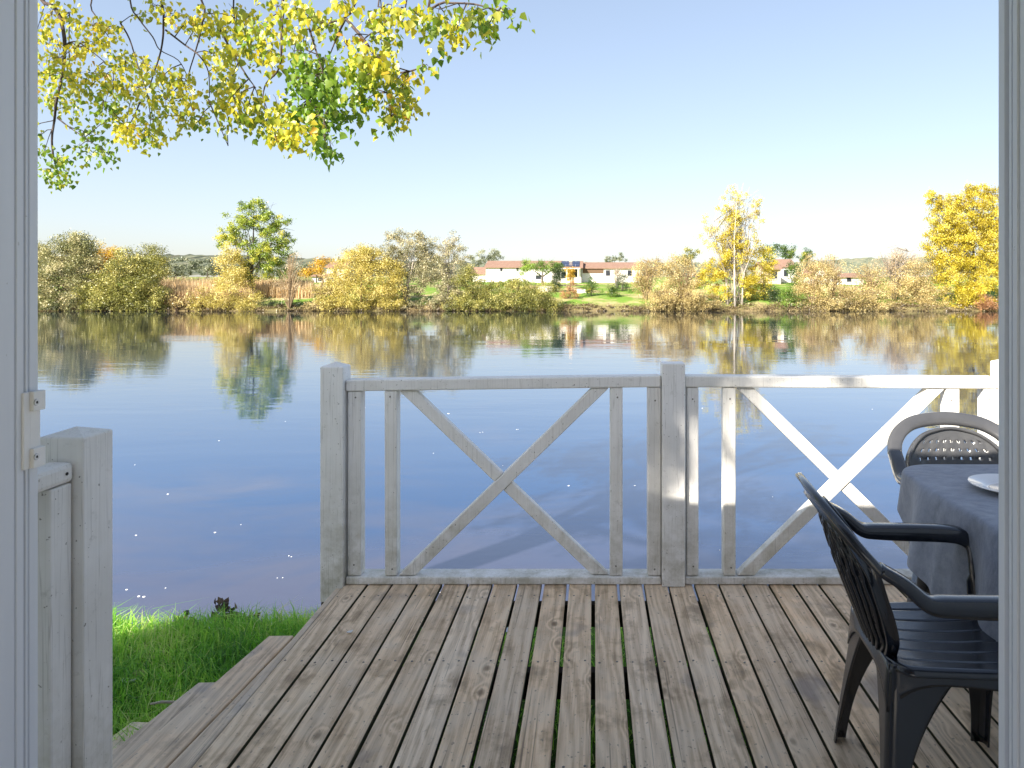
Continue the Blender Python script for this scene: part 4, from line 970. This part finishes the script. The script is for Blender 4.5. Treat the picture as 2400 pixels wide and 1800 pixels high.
def tablecloth():
    mb=MB(); NTT=240; R=.17; drop=[0,.012,.03,.06,.10,.14,.18,.22,.26,.30,.335,.365]
    rows=[]
    for f in (0.0,.35,.6,.8,.93):       # top
        rows.append([(lambda p:(p[0].x*f,p[0].y*f,TZ+.0018*nz(p[0].x*f*20,p[0].y*f*24)))(rrect(i/NTT,TA,TB,R)) for i in range(NTT)])
    rr=random.Random(3)
    def fold(t):
        a=2*PI*t
        return .62*math.sin(7*a+1.3+1.3*math.sin(2*a))+.30*math.sin(12*a+.6+1.4*math.sin(3*a+1))+.30*math.sin(3*a+2.2)+.10*math.sin(23*a+2*math.sin(5*a))
    for d in drop:
        row=[]
        for i in range(NTT):
            t=i/NTT; p,nrm=rrect(t,TA,TB,R); s=d/.365
            corner=max(0,abs(nrm.x*nrm.y)*2)
            L=.325-.10*max(0,nrm.y)*max(0,-nrm.x)*2-.055*max(0,(p.y-.1)/TB)+.02*math.sin(2*PI*t*5+1)
            dd=s*L; fo=fold(t); er=.018
            if dd<er*PI/2: an=dd/er; out=er*math.sin(an)*.7; z=TZ-er*(1-math.cos(an))
            else: z=TZ-er-(dd-er*PI/2); out=er*.7
            amp=.120*s**.75; out+=amp*(fo*.5+.30)
            z+=.012*s*fo*s
            tang=Vector((-nrm.y,nrm.x)); sh=.02*s*math.cos(2*PI*t*9)
            row.append((p.x+nrm.x*out+tang.x*sh, p.y+nrm.y*out+tang.y*sh, z))
        rows.append(row)
    vs=[v for r in rows for v in r]; fs=[]
    for j in range(len(rows)-1):
        for i in range(NTT): i2=(i+1)%NTT; fs.append((j*NTT+i,j*NTT+i2,(j+1)*NTT+i2,(j+1)*NTT+i))
    mb.add(vs,fs); o=mb.build('tablecloth',M['cloth'],None,True); o.location=(TX,TY,.004)
    m=o.modifiers.new('sub','SUBSURF'); m.levels=1; m.render_levels=1
    tag(o,'dark grey cloth hanging in soft folds over the table','tablecloth')
tablecloth()
def plate():
    root=empty('plate',(1.485,2.565,TZ+.0075)); tag(root,'white plate with raised rim lying on the grey tablecloth','plate')
    mb=MB(); mb.lathe([(.0001,.002),(.075,.002),(.085,.004),(.098,.013),(.140,.021),(.143,.0225),(.143,.0195),(.099,.009),(.086,0),(.0001,0)],(0,0,0),64); mb.build('rim',M['china'],root,True)
    mb=MB(); mb.lathe([(.0001,.0032),(.070,.0032),(.074,.0045),(.077,.0028)],(0,0,0),48); mb.build('well',M['china_grey'],root,True)
plate()

# ================================================================ GRASS and litter on the near bank
def near_grass():
    pts=[];t=[]
    def gz(y,x):
        e=y-(4.22+.10*nz(x*2.1,1)); return -.50-.9*max(0,e)+.02*nz(x*3,y*3)
    for _ in range(30000):
        x=random.uniform(-3.6,-1.22); y=random.uniform(2.4,4.60)
        if -1.5<x and y<3.3: continue
        pts.append((x,y,gz(y,x)-.01)); t.append(.45+.36*nz(x*4,y*5)+random.gauss(0,.22))
    for _ in range(9000):
        x=random.uniform(-1.22,2.3); y=random.uniform(1.6,4.55)
        pts.append((x,y,gz(y,x)-.01)); t.append(.5+.25*nz(x*4,y*5)+random.gauss(0,.2))
    M['grass']=leaf_mat('grass_blade',[(0,(.07,.22,.02)),(.4,(.24,.58,.05)),(.75,(.52,.78,.11)),(1,(.84,.82,.36))],.55)
    o=blades('grass',pts,.115,.0030,M['grass'],np.array(t),1.05); tag(o,kind='stuff')
near_grass()
def litter():
    def leaf_obj(name,label,loc,size,col,rz,tilt=.2,parentmat=None,curl=.25):
        mb=MB()
        def f(u,v):
            s=2*v-1; w=math.sin(PI*min(1,u*1.02))**.8*.36*(1-.35*u); return ((u-.5)*size, s*w*size, size*(curl*(2*u-1)**2*.5+curl*s*s*.35))
        mb.grid(f,8,4); o=mb.build(name,plain(name+label[:6],col,.7,.25,60),None,True); solid(o,.0012)
        o.location=loc; o.rotation_euler=(tilt,tilt*.6,rz); tag(o,label,'leaf'); return o
    leaf_obj('fallen_leaf','curled pale dead leaf lying on the green grass',P(301,1600,3.55),.10,(.62,.60,.56),2.7,.25)
    leaf_obj('fallen_leaf','tan round leaf in the grass just behind the curled pale one',P(327,1580,3.62),.07,(.36,.30,.15),.8,.5)
    y=1.456*F/(1484-CY); leaf_obj('paper_scrap','tiny whitish flake on the left deck boards',(PX(820,y),y,.004),.030,(.75,.73,.70),.9,.05)['category']='scrap'
    mb=MB(); a=P(352,1650,3.12); b=P(420,1646,3.2); mb.tube([a,a.lerp(b,.4)+Vector((0,0,.006)),b,b+Vector((.05,.02,-.004))],[.004,.006,.007,.005],7)
    tag(mb.build('stick',M['pale_bark'],None,True),'short pale grey stick lying in the grass by the steps','stick')
    # dead weed stems with brown leaves on the brink of the bank
    for i,(bx,by,lab,tops) in enumerate([(560,1462,'dead weed with tall bent stem and dark seed head on the bank',[(518,1412),(526,1428),(508,1448),(545,1445)]),(430,1470,'low dead brown weed left of the taller one, on the bank edge',[(412,1462),(440,1456),(457,1466)]),(590,1468,'small brown dead weed beside the deck corner',[(566,1456),(572,1450),(600,1462)])]):
        Y=4.28; g=P(bx,by,Y); g.z=-.53; r=empty('dead_weed',g); tag(r,lab,'weed'); mb=MB(); C=[]
        for (tx,ty) in tops:
            e=P(tx,ty,Y+random.uniform(-.06,.06))-g; mb.tube([Vector((random.uniform(-.02,.02),0,0)),e*.5+Vector((.015,0,.01)),e],[.0035,.0025,.0018],5)
            for _ in range(12): C.append(np.array(e)*random.choice((1,1,.9,.6))+RNG.normal(size=3)*.016)
        mb.build('stem',M['twig'],r,True)
        leaf_mesh('foliage',np.array(C),.045,RNG.random(len(C)),M.setdefault('deadleaf',leaf_mat('dead_leaf',[(0,(.03,.018,.012)),(.6,(.10,.055,.03)),(1,(.22,.15,.06))],.15)),r,'deltoid')
litter()

# ================================================================ THE OVERHANGING POPLAR
def poplar():
    base=Vector((-6.0,2.2,-.5)); root=empty('poplar_tree',base); tag(root,'yellow and green poplar whose leafy branches hang into the sky at the upper left','tree')
    dist=lambda x:float(np.interp(x,[150,500,1000,1400,1800,2250],[7.4,6.9,5.9,4.9,4.6,4.3]))
    K=1/1.8433
    def Q(x,y,dy=0): return P(x*K,y*K,dist(x)+dy)-base
    tb=MB()
    tb.tube([(0,0,-.1),(.05,.05,1.5),(0,.1,3.2),(.15,.1,5.2),(.2,0,7.2),(.15,-.1,9.5)],[.30,.24,.21,.17,.12,.05],14)
    limb=[(.1,.1,3.4),(1.4,1.2,4.6),(2.9,2.6,5.45),(4.2,3.1,5.75),(5.6,2.8,5.7),(7.0,2.3,5.55)]
    limb2=[(.12,.1,4.0),(.9,2.2,5.4),(1.6,4.2,6.0),(2.4,5.4,6.2),(3.6,5.0,6.25),(4.6,4.0,6.15)]
    for L,r in ((limb,.11),(limb2,.10)):
        pts=smooth_path([Vector(p) for p in L],5); n=len(pts); tb.tube(pts,[r*(1-.8*i/(n-1)) for i in range(n)],9)
    for L in ([(.15,.1,5.0),(.1,-2.6,6.4),(-.6,-6.0,8.0)],[(.15,.05,5.8),(-.9,-2.6,7.2),(-1.4,-6.2,8.6)],[(.2,0,6.6),(-1.2,.8,7.6),(-2.2,1.4,8.3)],[(.18,0,7.2),(1.0,1.2,8.4),(1.6,2.0,9.2)]):
        tb.tube(smooth_path([Vector(p) for p in L],4),[.085,.08,.075,.065,.055,.045,.035,.028,.02],7)
    tb.build('trunk',M['bark'],root,True)
    # hanging boughs traced in the picture, each lifted back to the limbs above the frame
    bg=MB(); limbpts=smooth_path([Vector(p) for p in limb],8)+smooth_path([Vector(p) for p in limb2],8)
    B=[([(200,-30),(235,30),(265,95),(280,195),(270,320),(245,430),(235,520),(224,600),(232,690)],.024),
       ([(690,-20),(706,110),(695,220),(660,330),(640,400)],.013),([(862,-20),(868,120),(845,220),(818,310),(815,360)],.011),
       ([(560,-10),(600,80),(660,160),(690,215),(770,260),(810,330)],.009),([(716,130),(800,195),(860,240),(900,310),(905,420)],.009),
       ([(930,90),(970,165),(1030,270),(1075,340),(1105,380)],.010),([(1222,-20),(1216,150),(1208,290),(1150,360),(1135,420)],.013),([(1208,290),(1245,335),(1310,400),(1400,520)],.009),
       ([(1550,-25),(1495,70),(1420,100),(1345,135)],.012),([(1490,75),(1570,170),(1620,240),(1690,305),(1750,312),(1825,290)],.012),([(1488,90),(1455,160),(1430,225)],.009),
       ([(1335,120),(1370,235),(1400,330)],.008),([(1860,-20),(1920,10),(2050,18),(2180,55)],.012),([(280,195),(330,180),(400,225),(490,300)],.009),
       ([(248,510),(300,550),(345,580),(430,640)],.008),([(265,340),(330,345),(335,390)],.007),([(605,440),(580,500),(545,560)],.008),([(900,430),(960,570),(985,630)],.006),
       ([(1640,-20),(1690,20),(1640,150)],.008),([(400,-20),(420,80),(470,160)],.010),([(1010,-20),(1020,80),(1080,150)],.010),([(1690,310),(1670,400),(1690,480)],.006),([(1760,-20),(1800,50),(1830,120)],.008),([(520,100),(560,170),(600,300),(640,420),(650,540)],.008),([(300,60),(300,260),(330,420)],.006)]
    allp=[]
    for pts,r in B:
        pp=[Q(x,y,random.uniform(-.12,.12)) for x,y in pts]
        if pts[0][1]<=0:
            near=min(limbpts,key=lambda q:(q-pp[0]).length+ .6*abs((q-pp[0]).y))
            pp=[near,near.lerp(pp[0],.5)+Vector((0,0,.10))]+pp
        sp=smooth_path(pp,4); n=len(sp); bg.tube(sp,[r*(1.0-.65*i/(n-1)) for i in range(n)],6); allp+=sp
    blobs=[(225,60,55,70,55,.75),(300,60,45,60,45,.72),(400,110,80,60,75,.75),(500,120,50,50,30,.7),(215,180,45,60,45,.75),(260,250,70,55,60,.75),(340,200,60,60,50,.8),(440,190,80,55,60,.72),(540,270,60,60,75,.6),(620,270,50,50,40,.65),(210,330,40,60,40,.6),(300,340,60,50,45,.7),(400,320,80,50,60,.7),(490,370,80,60,80,.7),(590,380,70,50,55,.7),(230,430,60,60,55,.55),(320,460,50,55,40,.55),(450,460,50,70,60,.42),(540,560,50,70,80,.78),(500,500,40,40,35,.6),(640,570,60,65,80,.6),(660,500,50,50,30,.5),(700,330,60,50,45,.65),(780,340,60,60,55,.72),(720,430,60,60,55,.6),(800,420,60,50,45,.7),(790,500,60,50,65,.72),(860,520,40,40,35,.5),
     (600,60,40,40,15,.65),(660,30,40,30,20,.7),(740,60,50,50,32,.75),(820,90,50,50,35,.75),(900,60,60,60,40,.7),(860,110,40,40,25,.65),(960,120,60,60,50,.6),(1020,70,60,60,40,.75),(1080,150,70,60,60,.5),(1140,110,60,60,45,.6),(1080,60,50,40,25,.65),(920,230,50,50,32,.7),(1000,220,70,50,50,.65),(1080,220,60,40,36,.6),(1170,220,60,50,45,.65),(960,290,50,40,28,.6),(1000,350,60,50,50,.7),(940,400,60,50,45,.65),(1010,430,50,50,50,.7),(960,480,50,50,32,.6),(980,550,25,30,12,.4),
     (1060,510,50,50,40,.55),(1120,440,50,50,50,.65),(1150,520,60,50,55,.36),(1200,460,50,40,30,.65),(1230,540,60,60,65,.7),(1300,560,60,50,55,.75),(1240,620,50,30,25,.6),(1190,590,40,30,25,.5),
     (1310,280,60,60,60,.14),(1400,270,60,50,50,.22),(1330,360,80,50,85,.12),(1420,350,60,50,50,.14),(1350,450,80,60,105,.10),(1430,450,50,40,40,.14),(1390,520,70,50,65,.12),(1470,500,35,50,38,.22),(1400,600,45,50,40,.08),(1430,640,25,25,12,.08),(1370,330,70,80,50,.2),
     (1200,30,60,40,35,.7),(1280,40,60,50,40,.6),(1260,130,60,60,40,.65),(1340,60,50,50,35,.6),(1390,100,50,50,22,.5),(1310,170,40,40,18,.6),(1270,220,40,40,20,.3),
     (1500,20,50,40,28,.7),(1460,120,40,30,18,.4),(1520,180,40,30,22,.85),(1590,90,50,50,26,.5),(1650,60,60,40,32,.65),(1640,140,50,50,22,.6),(1720,50,50,40,28,.65),(1740,95,25,20,8,.5),(1800,60,50,50,26,.65),(1850,130,50,50,26,.4),(1900,40,50,40,24,.5),(1940,110,60,40,36,.7),(2000,90,50,40,28,.6),(2060,50,60,50,32,.4),(2110,110,50,50,32,.4),(2170,40,50,40,28,.35),(1965,155,40,25,18,.8),(1670,185,25,25,10,.5),
     (1570,270,60,50,46,.5),(1640,250,60,50,42,.65),(1600,330,60,50,42,.45),(1680,310,40,50,24,.6),(1560,390,40,40,24,.3),(1580,430,35,30,20,.25),(1540,340,30,40,15,.3),(1740,370,40,40,18,.5),(1790,330,25,30,6,.85),(1830,290,30,25,7,.3),(1720,340,30,30,10,.85),(1720,460,55,45,46,.75),(1690,510,40,35,25,.4),(1770,440,35,40,26,.75),
     (400,590,60,40,36,.3),(360,570,30,30,14,.35),(440,650,40,40,30,.3),(400,670,30,30,15,.3),(470,670,20,20,8,.3),(345,630,25,20,8,.3),(250,690,60,50,45,.35),(220,740,50,40,35,.35),(290,750,35,40,25,.35),(190,660,20,30,10,.4),(260,780,50,25,18,.3),(180,580,12,20,6,.4),(360,400,60,50,30,.6),(560,450,50,50,25,.6),(130,250,60,200,150,.7),(120,560,50,120,60,.5)]
    C=[];Tt=[];Sz=[]
    for (x,y,rx,ry,n,t) in blobs:
        d0=random.uniform(-.35,.35); n=int(n*(2.0 if x>1480 and y>230 else 1.4))
        c=Q(x,y,d0); near=min(allp,key=lambda q:(q-c).length); 
        bg.tube([near,near.lerp(c,.5)+Vector((0,0,.02)),c],[.005,.004,.003],4,False)
        sub=[]
        for _ in range(max(2,n//9)):
            e=Q(x+random.gauss(0,rx*.5),y+random.gauss(0,ry*.45)+4,d0+random.gauss(0,.14)); bg.tube([c,c.lerp(e,.5)+Vector((0,0,.02)),e],[.003,.0022,.0014],3,False); sub.append(e)
        for _ in range(n):
            if random.random()<.65: e=random.choice(sub); q=e+Vector((random.gauss(0,.055),random.gauss(0,.055),random.gauss(-.01,.05)))
            else: q=Q(x+random.gauss(0,rx*.5),y+random.gauss(0,ry*.48),d0+random.gauss(0,.16))
            C.append(tuple(q)); Tt.append(t*.95-.09+random.gauss(0,.15)); Sz.append(random.uniform(.028,.060))
    leaf_mesh('crown',np.array(C),np.array(Sz),np.array(Tt),M['poplar_leaf'],root,'deltoid',hang=True)
    bg.build('branches',M['twig'],root,True)
    # unseen rest of the crown, most lobes added to shade the left railing
    lob=[(-6.0,2.2,8.6,1.6,.35),(-7.6,3.0,7.4,1.6,.35),(-7.0,1.0,6.6,1.3,.35)]
    for (xr,zr,r,dl,k) in ((-.62,2.10,1.10,7.6,.8),(-2.0,1.75,1.1,7.9,1.0),(-.80,1.28,.80,8.3,2.0),(-1.45,.95,.68,7.4,2.2),(-.25,1.28,.52,7.2,2.0),(.24,1.40,.46,8.0,2.0),(.62,1.60,.46,7.7,2.0),(.98,1.80,.46,8.2,1.6),(-.9,.72,.42,7.0,2.2),(-.45,.86,.36,8.6,2.2)):
        lob.append((xr-dl*.781,3.55-dl,zr+dl*.856,r,k*1.3))       # added lobe on the sun's line, to shade the left railing panel
    C=[];Tt=[]
    for (x,y,z,r,k) in lob:
        n=int(3600*k*r*r/2); m=max(10,n//30); d=rand_dirs(m); cl=np.array((x,y,z))+d*(RNG.random(m)**.45)[:,None]*r
        i=RNG.integers(0,m,n); C.append(cl[i]+RNG.normal(size=(n,3))*.13); Tt.append((RNG.random(m)*.5+.25)[i]+RNG.normal(size=n)*.13)
    C=np.concatenate(C)-np.array(base); Tt=np.concatenate(Tt)
    leaf_mesh('crown',C,.075+.05*RNG.random(len(C)),Tt,M['poplar_leaf'],root,'deltoid',hang=True)
poplar()

# ================================================================ LIGHT, SKY, CAMERA
def light():
    w=bpy.data.worlds.new('World'); S.world=w; w.use_nodes=True; t=w.node_tree
    sky=t.nodes.new('ShaderNodeTexSky'); sky.sky_type='NISHITA'; sky.sun_disc=False
    sky.sun_elevation=SUN_EL; sky.sun_rotation=PI+SUN_AZ; sky.air_density=1.0; sky.dust_density=1.3; sky.ozone_density=1.6; sky.altitude=60
    bg=t.nodes['Background']; gm=t.nodes.new('ShaderNodeGamma'); gm.inputs['Gamma'].default_value=.63; t.links.new(sky.outputs[0],gm.inputs['Color']); mx=t.nodes.new('ShaderNodeMix'); mx.data_type='RGBA'; mx.blend_type='MULTIPLY'; mx.inputs[0].default_value=1; mx.inputs[7].default_value=(1.0,.98,1.015,1); t.links.new(gm.outputs[0],mx.inputs[6]); t.links.new(mx.outputs[2],bg.inputs['Color']); bg.inputs['Strength'].default_value=.110
    L=bpy.data.lights.new('sun','SUN'); L.energy=3.9; L.angle=math.radians(.53); L.color=(1,.93,.82)
    o=bpy.data.objects.new('sun',L); COL.objects.link(o)
    d=Vector((math.sin(SUN_AZ)*math.cos(SUN_EL), math.cos(SUN_AZ)*math.cos(SUN_EL), -math.sin(SUN_EL)))
    o.rotation_euler=d.to_track_quat('-Z','Y').to_euler(); o.location=(-20,-25,25)
light()
cam=bpy.data.cameras.new('camera'); co=bpy.data.objects.new('camera',cam); COL.objects.link(co); S.camera=co
co.location=(0,0,CH); co.rotation_euler=(PI/2,0,0); cam.sensor_width=36; cam.sensor_fit='HORIZONTAL'; cam.lens=F/2400*36
cam.shift_x=-(CX-1200)/2400; cam.shift_y=-(900-CY)/2400; cam.clip_start=.05; cam.clip_end=6000
S.view_settings.view_transform='Standard'; S.view_settings.look='None'; S.view_settings.gamma=1; S.view_settings.exposure=1.80
S.cycles.max_bounces=10; S.cycles.transparent_max_bounces=8; S.cycles.use_denoising=True
